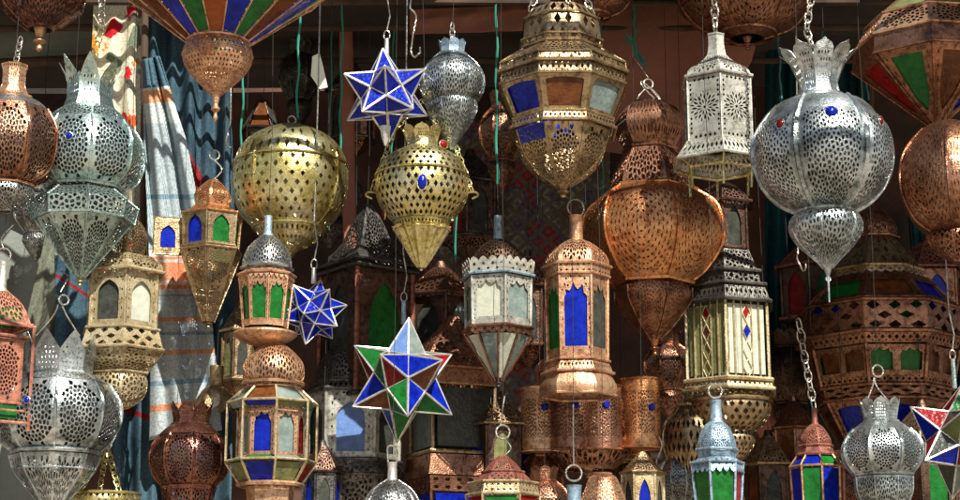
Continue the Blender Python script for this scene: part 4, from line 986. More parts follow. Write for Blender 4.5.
# --- white glass lantern
l = Lantern('white_glass_lantern', 'lantern with white panes above a cone of pale glass wedges, grey neck', 498, 300, .15, 385, 6, -18, metal='iron')
l.lathe('neck', [(242, 6), (238, 4.5), (216, 4)], 12, False, mat='blue_tin')
l.band('dome', [(268, 27), (256, 25), (246, 16), (240, 7)], 'lace2', 1, 1, True, b=.7, mat='dark_bronze')
l.band('roof', [(278, 38), (266, 25)], 'plain', mat='blue_tin'); l.rim('roof', 278, 38, 1.4, mat='solder'); l.band('roof_crest', [(278, 37), (262, 39)], 'trim', flip=True, mat='tin')
l.band('body', [(328, 34), (280, 35)], 'arch3', mat='tin'); l.seams('body', [(328, 34), (280, 35)], 1.3, mat='tin'); l.panes([(328, 34), (281, 35)], ['frosted_glass', 'clear_glass', 'clear_glass', 'clear_glass', 'clear_glass', 'clear_glass'], inset=.93)
l.band('gallery', [(338, 36), (329, 36)], 'trim', mat='bronze'); l.rim('gallery', 330, 37, 1.3, mat='bronze')
l.panes([(380, 5), (336, 34)], ['clear_glass', 'frosted_glass'], N=10, inset=.96); l.seams('cone_frame', [(381, 5), (336, 35)], 1.1, N=10, mat='bronze'); finial(l, 378, 387, 5); l.hang(216).done()

# --- striped glass lantern on the right of centre
l = Lantern('striped_glass_lantern', 'wide lantern with pale striped panes and a small blue diamond, brass bowls below', 728, 350, .5, 470, 6, 20, metal='pale_brass')
l.band('upper_box', [(252, 26), (206, 26)], 'gothic', mat='dark_bronze'); l.seams('upper_box', [(252, 27), (206, 27)], 1.3, mat='rusty_red'); l.panes([(250, 26), (208, 26)], ['smoke_glass'], inset=.9)
l.band('cap', [(206, 32), (192, 22), (184, 8)], 'lace2', mat='dark_bronze'); l.rim('cap', 206, 33, 1.8, mat='iron')
l.band('roof', [(290, 40), (276, 38), (254, 28)], 'lace2', mat='iron'); l.rim('roof', 276, 40, 2, mat='iron'); l.rim('roof', 290, 46, 1.8, mat='iron'); l.band('roof', [(306, 50), (291, 44)], 'strip', mat='iron'); l.rim('roof', 307, 51, 2, mat='iron')
l.panes([(382, 46), (308, 46)], ['frosted_glass', 'olive_glass', 'clear_glass', 'clear_glass', 'olive_glass', 'olive_glass'], inset=.97)
l.seams('body_frame', [(384, 46), (308, 46)], 1.8)
for i in range(6):
    c0, c1 = l.corner(i, 6, 20), l.corner(i + 1, 6, 20)
    for u in (.2, .38, .62, .8):
        p = c0 * (1 - u) + c1 * u; l.wire([(p[0] * 45.5, 383, p[1] * 45.5), (p[0] * 45.5, 308, p[1] * 45.5)], 'tin', 1.1 if u in (.2, .8) else .7, 'body_frame')
    for j in range(4):
        ya = 311 + 18 * j; q = lambda u: (c0 * (1 - u) + c1 * u) * 45.8
        for (ua, ub) in ((.5, .4), (.5, .6)):
            for (za, zb_) in ((ya, ya + 9), (ya + 18, ya + 9)): l.wire([(*q(ua), za)[0:1] + (za, q(ua)[1]), (q(ub)[0], zb_, q(ub)[1])], 'tin', .55, 'body_frame')
for i, y, mt in ((0, 338, 'blue_glass'), (0, 318, 'red_glass'), (5, 318, 'red_glass'), (5, 336, 'violet_bronze')):
    c0, c1 = l.corner(i, 6, 20), l.corner(i + 1, 6, 20); dd = Buf(); q = lambda u: (c0 * (1 - u) + c1 * u) * 45.3
    pts = [(q(.42), y), (q(.5), y + 7), (q(.58), y), (q(.5), y - 7)]
    dd.add([(p[0] * l.k, p[1] * l.k, l.z(yy)) for p, yy in pts] + [(p[0] * l.k * .98, p[1] * l.k * .98, l.z(yy)) for p, yy in pts], [(0, 1, 2, 3), (7, 6, 5, 4), (0, 4, 5, 1), (1, 5, 6, 2), (2, 6, 7, 3), (3, 7, 4, 0)]); link('diamond_pane', dd, mt, l.root)
l.rim('base', 384, 49, 2.2, mat='pale_brass'); l.band('base', [(392, 50), (385, 47)], 'strip'); l.rim('base', 393, 51, 1.8)
l.band('upper_bowl', [(432, 24), (424, 36), (410, 42), (400, 40), (394, 34)], 'net', 1, 1, True, b=.7, mat='antique_brass'); l.rim('upper_bowl', 402, 43, 2, mat='pale_brass', b=.6)
l.band('lower_bowl', [(464, 6), (454, 18), (442, 24), (432, 22)], 'net', 1, 1, True, b=.8, mat='antique_brass'); finial(l, 460, 470, 5); l.hang(184).done()

# --- blue tin lantern
l = Lantern('blue_tin_lantern', 'pale blue tin lantern with dark green and red panes, ring on its neck, lower right', 717, 450, -.15, 512, 6, 5, metal='blue_tin')
l.lathe('neck', [(424, 8), (420, 6.5), (404, 5.5), (400, 6.5)], 14, False); l.loop(391, 7, t=1.2, ang=8)
l.band('dome', [(452, 20), (440, 19), (428, 14), (422, 8)], 'lace', 1, 1, True, b=.6); l.rim('dome', 450, 21, 1.6); l.band('dome', [(458, 19), (451, 21)], 'plain')
l.band('eave', [(474, 28), (464, 26), (458, 20)], 'trim'); l.rim('eave', 463, 27, 1.4)
l.panes([(512, 22), (466, 25)], ['green_glass', 'red_glass', 'frosted_glass', 'green_glass', 'red_glass', 'green_glass'], inset=.97); l.seams('frame', [(514, 22), (464, 26)], 1.6); l.hang(384).done()

# --- small colored lantern
l = Lantern('small_coloured_lantern', 'narrow lantern with violet, green and blue glass and a pierced pink cap, lower right', 817, 470, 0, 512, 8, 22, metal='pink_copper')
l.lathe('neck', [(426, 4), (420, 3), (408, 3)], 10, False, mat='rusty_red'); l.band('cap', [(446, 16), (438, 15), (428, 9), (424, 4)], 'lace2', 1, 1, True, b=.4, mat='rusty_red')
l.band('cap', [(454, 19), (446, 16)], 'plain'); l.rim('cap', 455, 19, 1.6); l.rim('cap', 446, 16.5, 1.4)
l.panes([(466, 26), (456, 18)], ['green_glass', 'green_glass', 'blue_glass', 'blue_glass'], inset=.97); l.panes([(514, 25), (468, 27)], ['blue_glass', 'red_glass', 'red_glass', 'blue_glass', 'green_glass', 'red_glass', 'blue_glass', 'green_glass'], inset=.97)
l.seams('frame', [(514, 25), (467, 27), (455, 19)], 1.3, mat='pink_copper'); l.rim('frame', 467, 27, 1.2)
l.chain((0, 408, 0), (-8, 352, 0), link_px=7); l.chain((-8, 352, 0), (-12, 320, 0), link_px=7); l.hang(330).done()

# --- small silver lantern lower right
l = Lantern('silver_lantern', 'rounded silver lantern with short crown hung by a ring, lower right beside the star', 882, 450, -.15, 530, 8, -8, metal='silver')
l.band('crown', [(422, 17), (412, 18), (398, 22)], 'petal', 1, 1); l.rim('crown', 422, 18, 1.5)
l.band('shoulder', [(430, 30), (424, 22), (421, 17)], 'plain', 1, 1, True, b=.5)
l.band('belly', [(474, 30), (464, 38), (450, 41), (438, 37), (430, 30)], 'rosette', 1, 1, True, b=.25); l.seams('ribs', [(474, 30), (464, 38), (450, 41.5), (438, 37.5), (430, 30)], 1.4, smooth=True)
l.rim('waist', 475, 30, 1.6); l.band('lower_bowl', [(528, 4), (512, 18), (494, 28), (477, 30)], 'lace', 1, 1, True, b=.4); l.seams('lower_bowl', [(528, 4), (512, 18), (494, 28), (477, 30)], 1, smooth=True)
l.wire([(-13, 402, 0), (-6, 386, 0), (-4, 376, 0)]); l.wire([(10, 402, 0), (-2, 386, 0), (-4, 376, 0)]); l.loop(371, 6, t=1); l.hang(365).done()

# --- faceted lantern top right
l = Lantern('coppery_diamond_lantern', 'diamond shaped copper lantern with green and red panes in the top right corner', 931, 50, 0, 132, 8, 8, metal='bronze')
l.band('roof', [(24, 62), (-8, 20), (-20, 6)], 'plain', mat='olive_glass'); l.seams('roof_frame', [(24, 62), (-8, 20), (-20, 6)], 1.2)
l.band('upper_band', [(46, 76), (24, 62)], 'rose_band', mat='pink_copper'); l.rim('upper_band', 24, 63, 1.4); l.rim('upper_band', 47, 77, 1.8)
l.band('window_band', [(66, 78), (48, 76)], 'plain'); l.rim('window_band', 66, 78, 1.6)
l.band('cone', [(126, 6), (66, 77)], 'arch2', flip=True); l.panes([(124, 6), (67, 77)], ['amber_glass', 'blue_glass', 'green_glass', 'red_glass', 'amber_glass', 'blue_glass', 'red_glass', 'green_glass'], inset=.965); l.seams('cone', [(126, 6), (66, 78)], 1.3, mat='pink_copper')
finial(l, 122, 134, 4, mat='tin'); l.hang(-20).done()

# --- round copper lantern right
l = Lantern('round_copper_lantern', 'brown copper globe with ring stamped side panel, cut by the right edge', 952, 185, -.15, 262, 6, 10, metal='bronze')
l.band('belly', [(232, 26), (220, 42), (196, 53), (172, 54), (150, 46), (130, 28), (122, 10)], 'rings', 1, 1, True, b=.6, mat='aged_copper')
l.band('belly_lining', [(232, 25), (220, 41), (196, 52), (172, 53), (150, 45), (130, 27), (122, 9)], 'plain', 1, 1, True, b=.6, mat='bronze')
l.seams('ribs', [(232, 26), (220, 42), (196, 53.5), (172, 54.5), (150, 46.5), (130, 28)], 1.3, smooth=True); l.band('lower_bowl', [(262, 4), (250, 24), (238, 30), (230, 24)], 'lace2', 1, 1, True, b=.8, mat='aged_copper'); l.hang(122).done()

# --- big dark copper globes at the top
for lab, cx, r, yc in (('dark copper globe at the top edge, right of the octagonal lantern crown', 592, 42, -14), ('large brown copper globe cut by the top edge, behind the white lantern', 745, 68, -14)):
    l = Lantern('dark_copper_globe', lab, cx, yc, .3, yc + r * .86, 6, 0, metal='bronze', group=None)
    P0 = [(yc + r * .78, r * .25), (yc + r * .6, r * .7), (yc + r * .2, r * .98), (yc - r * .2, r), (yc - r * .6, r * .7), (yc - r * .8, r * .3)]
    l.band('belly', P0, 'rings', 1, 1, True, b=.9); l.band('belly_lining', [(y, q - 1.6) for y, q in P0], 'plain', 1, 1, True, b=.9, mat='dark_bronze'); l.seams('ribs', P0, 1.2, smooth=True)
    l.rim('ribs', yc + r * .3, r * .97, 1.5, b=.9, mat='copper'); l.rim('ribs', yc + r * .72, r * .42, 2, b=1); finial(l, yc + r * .76, yc + r * .95, 5); l.hang(yc - r * .8).done()

# --- cluster of copper cylinders
l = Lantern('copper_cylinder_chandelier', 'chandelier of upright pierced copper cylinders with dark jewels, at lower centre', 588, 430, .5, 478, 7, 0, metal='pink_copper', cat='chandelier')
for q, (a, rad) in enumerate(((-62, 54), (-24, 46), (14, 46), (64, 56), (120, 50), (180, 50), (-120, 50))):
    ar = R(a - 90); ox, oy = math.cos(ar) * rad * l.k, math.sin(ar) * rad * l.k * .8
    part = Buf(); tl = tile('lace'); n = 0; yt, yb = (383, 450) if q == 3 else (392, 454); rc = 20
    VV = []; TT = []
    for i in range(6):
        u = (i + tl[0][:, 0]) / 6 * 2 * math.pi + .3; v = tl[0][:, 1]
        inr = (.14 + .72 * v); z = l.z(yb) + (l.z(yt) - l.z(yb)) * (.16 + .68 * v)
        VV.append(np.column_stack([ox + np.cos(u) * rc * l.k, oy + np.sin(u) * rc * l.k, z])); TT.append(tl[1] + n); n += len(tl[0])
    V2, F2 = thicken(np.concatenate(VV), np.concatenate(TT), .0015); part.add(V2, F2)
    for (ya, yb2) in ((yt, yt + (yb - yt) * .16), (yb - (yb - yt) * .16, yb)):
        tube(part, [(ox, oy, l.z(ya)), (ox, oy, l.z(yb2))], rc * l.k, 28)
    for yy in (yt, yb): tube(part, [(ox + math.cos(t) * (rc + .4) * l.k, oy + math.sin(t) * (rc + .4) * l.k, l.z(yy)) for t in [2 * math.pi * i / 28 for i in range(28)]], 1.1 * l.k, 5, True)
    cyl = link('cylinder_shade', part, 'copper' if q == 3 else 'pink_copper' if q in (0,) else 'bronze', l.root)
    jb = Buf(); ja = R(-90 + (30 if q == 3 else 10)); tube(jb, [(ox + math.cos(ja) * (rc - 1) * l.k, oy + math.sin(ja) * (rc - 1) * l.k, l.z(412)), (ox + math.cos(ja) * (rc + 2.5) * l.k, oy + math.sin(ja) * (rc + 2.5) * l.k, l.z(412))], [4.2 * l.k, 2.8 * l.k], 10); link('jewel', jb, 'blue_glass', cyl)
l.band('body', [(470, 24), (458, 40), (444, 44), (400, 36), (380, 20)], 'lace2', 1, 1, True, b=1, mat='bronze'); finial(l, 468, 478, 6)
l.lathe('stem', [(382, 5), (300, 3)], 10, False, mat='iron'); l.hang(300).done()

# --- violet lantern
l = Lantern('violet_copper_lantern', 'dark violet copper lantern with zigzag crown, standing low on the left', 190, 450, .15, 520, 8, -6, metal='violet_bronze')
l.band('crown', [(424, 18), (416, 18), (402, 24)], 'zig', 1, 1); l.rim('crown', 425, 19, 1.6); l.band('shoulder', [(436, 32), (428, 24), (424, 18)], 'plain', 1, 1, True, b=.5)
l.band('belly', [(486, 26), (476, 35), (460, 39), (446, 37), (436, 31)], 'rosette', 1, 1, True, b=.4, mat='violet_bronze'); l.seams('ribs', [(486, 26), (476, 35), (460, 39.5), (446, 37.5), (436, 31)], 1.3, smooth=True)
l.rim('waist', 487, 27, 1.4); l.band('lower_bowl', [(520, 6), (506, 22), (488, 28)], 'lace2', 1, 1, True, b=.4); l.hang(404).done()
l = Lantern('brass_bell_cap', 'small tarnished brass bell shaped hood with scalloped rim above the violet lantern', 216, 390, .3, 412, 8, 0, metal='antique_brass', cat='hood')
l.lathe('socket', [(388, 6), (384, 7), (366, 7)], 14, False); l.band('hood', [(412, 23), (400, 20), (390, 13), (386, 7)], 'petal_plain', 1, 1, True, flip=True); l.hang(366).done()

# --- dark roofed lantern in the centre shade
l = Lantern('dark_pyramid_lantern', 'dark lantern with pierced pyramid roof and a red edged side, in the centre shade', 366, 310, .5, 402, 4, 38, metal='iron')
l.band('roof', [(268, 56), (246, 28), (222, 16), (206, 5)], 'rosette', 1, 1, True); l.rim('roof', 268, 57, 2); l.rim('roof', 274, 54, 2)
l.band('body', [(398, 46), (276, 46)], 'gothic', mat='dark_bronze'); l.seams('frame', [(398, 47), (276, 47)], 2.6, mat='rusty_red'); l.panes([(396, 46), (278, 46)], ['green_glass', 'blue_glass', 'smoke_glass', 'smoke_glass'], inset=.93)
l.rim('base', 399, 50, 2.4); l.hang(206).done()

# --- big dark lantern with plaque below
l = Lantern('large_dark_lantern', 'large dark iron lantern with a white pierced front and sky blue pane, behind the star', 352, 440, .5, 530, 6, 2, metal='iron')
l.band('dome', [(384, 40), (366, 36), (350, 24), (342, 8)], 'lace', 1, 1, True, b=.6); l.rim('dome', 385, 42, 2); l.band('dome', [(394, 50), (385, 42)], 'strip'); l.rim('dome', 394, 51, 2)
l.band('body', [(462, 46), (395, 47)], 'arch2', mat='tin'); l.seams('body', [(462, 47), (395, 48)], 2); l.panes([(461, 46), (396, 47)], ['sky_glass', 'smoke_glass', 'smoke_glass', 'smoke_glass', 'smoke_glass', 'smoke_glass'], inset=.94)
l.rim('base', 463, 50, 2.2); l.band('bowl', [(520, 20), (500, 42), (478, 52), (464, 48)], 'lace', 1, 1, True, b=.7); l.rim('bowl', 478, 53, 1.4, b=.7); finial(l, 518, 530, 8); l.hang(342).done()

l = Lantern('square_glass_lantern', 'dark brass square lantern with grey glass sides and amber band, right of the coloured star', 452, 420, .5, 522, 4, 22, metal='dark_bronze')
l.band('roof', [(372, 62), (350, 44), (330, 18), (316, 6)], 'lace2', 1, 1, True, mat='bronze'); l.rim('roof', 373, 63, 2, mat='antique_brass'); l.band('roof', [(388, 54), (374, 56)], 'plain', mat='bronze')
l.panes([(452, 44), (389, 46)], ['smoke_glass', 'clear_glass'], inset=.97); l.seams('frame', [(454, 45), (386, 47)], 2, mat='antique_brass'); l.rim('frame', 388, 50, 1.6, mat='antique_brass'); l.rim('frame', 455, 50, 2, mat='antique_brass')
l.band('lower_band', [(478, 54), (458, 50)], 'plain', mat='bronze'); l.band('lower_band', [(494, 50), (479, 52)], 'dots', mat='violet_bronze'); l.panes([(520, 44), (495, 48)], ['blue_glass'], inset=.99); l.seams('lower_band', [(522, 45), (494, 49)], 1.6); l.hang(316).done()  # bronze on the lower band carries its shade in the colour

# --- enormous tiered lantern on the right
l = Lantern('tiered_bronze_lantern', 'enormous dark bronze lantern in stepped tiers with green and amber panes, right side', 878, 330, .75, 470, 8, 0, metal='bronze')
l.band('peak', [(238, 24), (226, 24), (212, 14), (200, 4)], 'lace2', 1, 1, True); l.rim('peak', 239, 26, 1.6)
l.band('roof', [(272, 46), (240, 22)], 'bigdia', 1, 1, mat='antique_brass'); l.rim('roof', 273, 47, 2, mat='pewter'); l.band('roof', [(281, 48), (274, 47)], 'trim')
l.panes([(308, 74), (283, 52)], ['amber_glass', 'blue_glass', 'blue_glass', 'green_glass', 'amber_glass', 'blue_glass', 'red_glass', 'green_glass'], inset=.95); l.band('tier_frame', [(309, 75), (283, 51)], 'cutbox'); l.band('tier_frame', [(290, 60), (282, 52)], 'strip'); l.seams('tier_frame', [(310, 76), (282, 50)], 2); l.rim('tier_frame', 310, 76, 2)
l.band('gallery', [(342, 80), (314, 80)], 'bigdia', 1, 1, mat='bronze'); l.rim('gallery', 313, 81, 2); l.rim('gallery', 343, 82, 2.4, mat='pewter')
l.band('gallery', [(354, 76), (344, 80)], 'strip')
l.panes([(392, 68), (355, 76)], ['green_glass', 'amber_glass', 'amber_glass', 'green_glass', 'amber_glass', 'green_glass', 'amber_glass', 'amber_glass'], inset=.95); l.band('tier_frame', [(384, 71), (356, 76)], 'arch3', 2, 1, mat='bronze'); l.band('tier_frame', [(392, 69), (384, 71)], 'strip'); l.seams('tier_frame', [(393, 69), (355, 77)], 2); l.rim('tier_frame', 393, 70, 2)
l.band('lower_band', [(404, 66), (394, 68)], 'bigdia'); l.rim('lower_band', 405, 67, 2, mat='violet_bronze')
l.panes([(446, 40), (406, 62)], ['blue_glass', 'green_glass', 'amber_glass', 'green_glass', 'amber_glass', 'green_glass', 'amber_glass', 'blue_glass'], inset=.95); l.band('tier_frame', [(446, 41), (406, 62)], 'cutbox', mat='bronze'); l.seams('tier_frame', [(447, 41), (406, 63)], 2)
l.band('base', [(470, 8), (458, 28), (447, 40)], 'lace2', 1, 1, True); l.hang(200).done()

# --- bottom row
l = Lantern('red_green_lantern', 'lantern top with green and red panes at the bottom edge, left of centre', 503, 490, 0, 530, 6, -4, metal='pale_brass')
l.band('cap', [(472, 20), (464, 14), (456, 5)], 'lace2', mat='rusty_red'); l.rim('cap', 472, 21, 1.4, mat='iron'); l.band('cap', [(482, 30), (473, 21)], 'trim', mat='violet_bronze')
l.band('rim_band', [(494, 36), (484, 34)], 'dots'); l.rim('rim_band', 483, 35, 1.3); l.rim('rim_band', 495, 37, 1.6)
l.panes([(528, 32), (496, 36)], ['green_glass', 'red_glass'], inset=.98); l.seams('frame', [(530, 33), (496, 37)], 1.5); l.loop(432, 7, ang=10, t=1.1); l.wire([(-2, 425, 0), (0, 408, 0), (2, 396, 0)]); l.wire([(2, 439, 0), (8, 448, 0), (0, 457, 0)]); l.hang(400).done()
l = Lantern('blue_necked_lantern', 'pale blue glass neck with a ring rising from the bottom edge at the centre', 574, 490, -.15, 540, 8, 0, metal='blue_tin')
l.lathe('neck', [(512, 8), (500, 7), (487, 7.5), (485, 8)], 14, False); l.band('dome', [(540, 26), (524, 22), (512, 8)], 'lace2', 1, 1, True); l.loop(473, 8, ang=5, t=1.1); l.wire([(0, 465, 0), (0, 430, 0), (0, 405, -6)]); l.hang(465, t=.8).done()
l = Lantern('pierced_copper_bowl', 'pale pierced copper dome at the bottom edge under the copper cylinders', 603, 490, 0, 530, 8, 5, metal='pink_copper')
l.band('dome', [(520, 26), (504, 24), (488, 18), (478, 14), (474, 8)], 'lace', 1, 1, True, b=.9); l.rim('dome', 474, 9, 1.2, b=1); l.rim('dome', 521, 27, 2, b=1); l.band('body', [(530, 20), (522, 22)], 'plain'); l.hang(474).done()
l = Lantern('silver_onion_lantern', 'pewter onion dome on a short silver neck at the bottom edge under the coloured star', 392, 490, -.15, 540, 10, 0, metal='pewter')
l.lathe('neck', [(482, 7), (478, 5), (464, 4.5), (462, 5.5)], 14, False, mat='solder'); l.band('dome', [(530, 26), (506, 28), (490, 20), (480, 6)], 'lace', 1, 1, True, b=1.1); l.seams('ribs', [(530, 26), (506, 28), (490, 20), (480, 6)], 1, smooth=True)
l.band('base', [(540, 18), (531, 25)], 'plain'); l.wire([(-4, 466, 0), (-5, 448, 0), (0, 446, 0), (5, 448, 0), (4, 466, 0)], t=1.0, part='handle'); l.hang(446, t=.5).done()
l = Lantern('small_gilt_window_lantern', 'small gilt lantern with a pointed dark blue window, bottom edge right of centre', 643, 490, .15, 540, 6, 0, metal='antique_brass')
l.band('roof', [(472, 22), (462, 12), (452, 4)], 'lace2', 1, 1, True); l.rim('roof', 473, 23, 1.4); l.band('body', [(538, 21), (474, 21)], 'gothic', mat='pale_brass'); l.seams('body', [(538, 21), (474, 21)], 1.4); l.panes([(537, 21), (475, 21)], ['blue_glass', 'smoke_glass'], inset=.92); l.rim('body', 539, 22, 1.5)
l.wire([(22, 462, 0), (18, 470, 0), (14, 462, 0), (20, 446, 0), (17, 436, 0)], t=.9, part='hook'); l.hang(452).done()
l = Lantern('low_brass_bowl_lantern', 'round brass bowl on fan of chains at the bottom left edge', 105, 492, .15, 530, 8, 0, metal='brass')
l.band('bowl', [(528, 10), (516, 28), (502, 36), (494, 34)], 'net', 1, 1, True, b=1); l.rim('bowl', 494, 35, 1.6, b=1); finial(l, 524, 534, 5)
for dx in (-24, -4, 16): l.chain((dx, 492, -8), (0, 448, 0), 'brass', 5)
l.loop(445, 4); l.hang(441).done()
l = Lantern('gold_mesh_lantern', 'rounded gold mesh lantern in shade between the cylinders and the blue tin lantern', 690, 440, .5, 486, 6, 15, metal='antique_brass')
l.band('belly', [(474, 12), (464, 22), (446, 28), (424, 26), (412, 14), (404, 8)], 'net', 1, 1, True, b=.6); l.seams('ribs', [(474, 12), (464, 22), (446, 28.5), (424, 26.5), (412, 14)], 1, smooth=True); l.rim('collar', 405, 12, 1.6, mat='pale_brass'); finial(l, 472, 486, 5); l.hang(404).done()

# --- filler lanterns hanging deeper in the stall, each as the photo hints
def deep(name, label, cx, y0, y1, r, Y, mat, form, cols=None, N=6, rot=0, mat2=None):
    l = Lantern(name, label, cx, (y0 + y1) / 2, Y, y1, N, rot, metal=mat); h = y1 - y0; q = lambda f: y0 + h * f; mat2 = mat2 or mat
    if form == 'box':
        l.band('roof', [(q(.32), r), (q(.18), r * .62), (q(.06), r * .22)], 'lace2', 1, 1, True, mat=mat2); l.rim('roof', q(.32), r * 1.03, 1.6); l.lathe('neck', [(q(.08), r * .2), (q(0), r * .12)], 10, False)
        l.band('body', [(q(.8), r * .86), (q(.34), r * .88)], 'gothic'); l.seams('body', [(q(.8), r * .87), (q(.34), r * .89)], 1.4, mat=mat2); l.panes([(q(.79), r * .86), (q(.35), r * .88)], cols or ['smoke_glass'], inset=.93)
        l.rim('base', q(.81), r * .95, 1.6, mat=mat2); l.band('bowl', [(q(.98), r * .15), (q(.9), r * .6), (q(.82), r * .85)], 'lace2', 1, 1, True)
    elif form == 'bulb':
        l.band('crown', [(q(.16), r * .45), (q(0), r * .6)], 'petal', 1, 1); l.rim('crown', q(.16), r * .47, 1.3)
        l.band('belly', [(q(.66), r * .5), (q(.52), r * .9), (q(.38), r), (q(.25), r * .8), (q(.16), r * .45)], 'rosette', 1, 1, True, b=.3); l.seams('ribs', [(q(.66), r * .5), (q(.52), r * .9), (q(.38), r * 1.01), (q(.25), r * .81), (q(.16), r * .45)], 1.1, smooth=True)
        l.rim('waist', q(.67), r * .52, 1.4); l.band('lower_bowl', [(q(.98), r * .08), (q(.86), r * .4), (q(.76), r * .6), (q(.67), r * .48)], 'lace2', 1, 1, True, b=.6)
    elif form == 'star_cone':
        l.panes([(q(.45), r), (q(.02), r * .2)], cols or ['amber_glass'], inset=.98); l.panes([(q(.98), r * .1), (q(.46), r)], (cols or ['amber_glass'])[::-1], inset=.98); l.seams('frame', [(q(.98), r * .1), (q(.455), r), (q(.02), r * .2)], 1.3); l.rim('frame', q(.455), r, 1.6)
        l.band('cap', [(q(.04), r * .22), (q(0), r * .1)], 'plain')
    l.hang(q(0) + 2).done(); return l
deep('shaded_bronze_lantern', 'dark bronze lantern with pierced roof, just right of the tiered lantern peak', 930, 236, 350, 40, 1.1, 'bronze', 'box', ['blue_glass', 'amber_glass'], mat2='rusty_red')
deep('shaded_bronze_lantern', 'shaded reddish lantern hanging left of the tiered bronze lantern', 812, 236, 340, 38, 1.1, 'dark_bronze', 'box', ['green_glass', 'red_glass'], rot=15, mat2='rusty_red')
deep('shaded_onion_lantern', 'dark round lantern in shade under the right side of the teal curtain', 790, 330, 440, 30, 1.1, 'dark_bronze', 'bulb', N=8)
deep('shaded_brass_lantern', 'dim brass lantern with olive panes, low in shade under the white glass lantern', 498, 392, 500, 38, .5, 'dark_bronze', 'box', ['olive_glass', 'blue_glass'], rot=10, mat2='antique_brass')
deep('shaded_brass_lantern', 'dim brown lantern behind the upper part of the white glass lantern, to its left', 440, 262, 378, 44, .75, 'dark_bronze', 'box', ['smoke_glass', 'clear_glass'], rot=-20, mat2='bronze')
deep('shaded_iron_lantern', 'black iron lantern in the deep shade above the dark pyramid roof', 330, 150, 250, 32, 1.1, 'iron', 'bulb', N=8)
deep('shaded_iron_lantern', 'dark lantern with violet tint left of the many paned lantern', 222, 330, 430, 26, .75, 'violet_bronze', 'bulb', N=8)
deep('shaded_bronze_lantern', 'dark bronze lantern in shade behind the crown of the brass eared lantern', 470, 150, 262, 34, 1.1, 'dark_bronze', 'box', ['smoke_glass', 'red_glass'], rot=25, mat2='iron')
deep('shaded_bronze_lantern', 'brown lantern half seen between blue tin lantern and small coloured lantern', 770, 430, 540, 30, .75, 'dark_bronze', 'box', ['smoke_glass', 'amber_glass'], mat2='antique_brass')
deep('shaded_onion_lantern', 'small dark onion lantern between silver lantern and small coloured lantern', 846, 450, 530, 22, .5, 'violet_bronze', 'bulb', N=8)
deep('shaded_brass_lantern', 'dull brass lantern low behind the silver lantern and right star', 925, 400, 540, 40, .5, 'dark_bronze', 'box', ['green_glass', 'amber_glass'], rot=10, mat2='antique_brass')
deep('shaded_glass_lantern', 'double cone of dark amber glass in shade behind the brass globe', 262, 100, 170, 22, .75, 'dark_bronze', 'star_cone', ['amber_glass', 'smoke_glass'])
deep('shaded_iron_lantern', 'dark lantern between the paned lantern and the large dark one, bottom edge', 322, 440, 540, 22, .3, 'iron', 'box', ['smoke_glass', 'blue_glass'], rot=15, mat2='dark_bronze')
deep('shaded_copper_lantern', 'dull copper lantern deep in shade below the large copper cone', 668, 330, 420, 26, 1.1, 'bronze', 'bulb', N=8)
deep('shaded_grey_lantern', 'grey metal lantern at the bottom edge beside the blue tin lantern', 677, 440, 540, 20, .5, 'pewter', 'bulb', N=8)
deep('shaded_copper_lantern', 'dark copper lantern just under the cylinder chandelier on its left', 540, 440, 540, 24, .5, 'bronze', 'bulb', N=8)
deep('shaded_silver_lantern', 'grey silver lantern behind the left copper lantern, mostly hidden', 38, 175, 262, 24, .75, 'pewter', 'bulb', N=8)

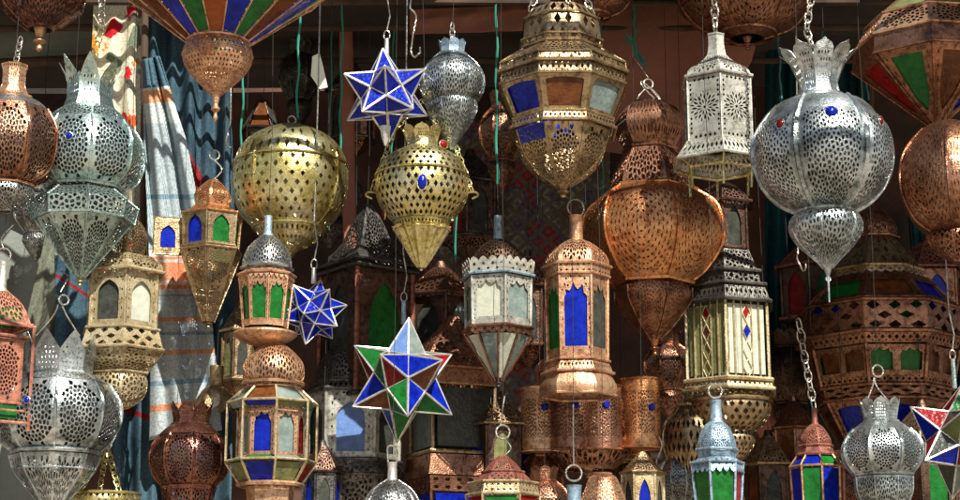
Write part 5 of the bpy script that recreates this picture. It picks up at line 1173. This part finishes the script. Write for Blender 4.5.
deep('shaded_brass_lantern', 'tarnished brass lantern in the gap below the cylinders, left of the small gilt lantern', 622, 448, 540, 22, .75, 'antique_brass', 'bulb', N=8)
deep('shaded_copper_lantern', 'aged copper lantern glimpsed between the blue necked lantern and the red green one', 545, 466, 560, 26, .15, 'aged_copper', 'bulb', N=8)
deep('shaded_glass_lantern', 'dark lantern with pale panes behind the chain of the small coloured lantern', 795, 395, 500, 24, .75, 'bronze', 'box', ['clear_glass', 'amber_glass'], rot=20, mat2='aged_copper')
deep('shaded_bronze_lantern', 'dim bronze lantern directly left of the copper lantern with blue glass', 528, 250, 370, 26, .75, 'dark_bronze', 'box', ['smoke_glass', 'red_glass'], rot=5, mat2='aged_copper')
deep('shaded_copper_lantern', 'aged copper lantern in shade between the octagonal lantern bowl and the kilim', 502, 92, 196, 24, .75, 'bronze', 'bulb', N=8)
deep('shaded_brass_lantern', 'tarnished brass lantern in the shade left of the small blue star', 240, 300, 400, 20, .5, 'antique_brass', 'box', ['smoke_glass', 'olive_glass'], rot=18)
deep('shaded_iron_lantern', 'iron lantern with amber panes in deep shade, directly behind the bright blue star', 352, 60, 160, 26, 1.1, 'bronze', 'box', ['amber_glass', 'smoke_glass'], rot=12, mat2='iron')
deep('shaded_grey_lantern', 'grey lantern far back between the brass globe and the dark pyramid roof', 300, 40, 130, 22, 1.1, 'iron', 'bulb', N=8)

# white paper tag
c, k = ray(319, 70, .15); bb = Buf(); V = [(-8, 16), (-4, 20), (2, 4), (7, -18), (-2, -20), (-8, -4)]
V = [(-7, 14), (0, 18), (4, 4), (9, -18), (1, -20), (-8, -6)]
bb.add([(x * k, 0, y * k) for x, y in V] + [(x * k, .004, y * k) for x, y in V], [tuple(range(5, -1, -1)), tuple(range(6, 12))] + [(i, (i + 1) % 6, 6 + (i + 1) % 6, 6 + i) for i in range(6)])
m, t_, b_ = newmat('paper'); b_.inputs['Base Color'].default_value = (.8, .8, .62, 1)
tag(link('paper_tag', bb, 'paper', loc=c), 'crumpled white paper tag hanging in the dark gap left of the blue star', 'tag')

def hook(label, Y, pts, r=1.0):
    c, k = ray(pts[0][0], pts[-1][1], Y); bb = Buf(); P_ = catmull([(*(ray(x, y, Y)[0] - c),) for x, y in pts], 5)
    P_ = [(p[0], p[1] + .006 * math.sin(i * .9), p[2]) for i, p in enumerate(P_)]
    tube(bb, P_, r * k, 6); tag(link('wire_hook', bb, 'wire', loc=c), label, 'hook', 'bent wire hooks')
hook('twisted wire hook hanging just right of the top point of the bright blue star', 0, [(414, -70), (412, -10), (410, 8), (416, 16), (413, 36), (411, 52), (415, 57), (420, 53), (420, 48)])
hook('small bent wire hook hanging left of the lower bulb of the largest silver lantern', .3, [(796, -40), (797, 120), (798, 240), (797, 256), (801, 268), (805, 270), (806, 262)], .9)
hook('bent wire hook hanging right of the small brass lantern cap, beside the brass globe', .3, [(229, -40), (231, 100), (229, 128), (226, 145), (231, 148)], .9)
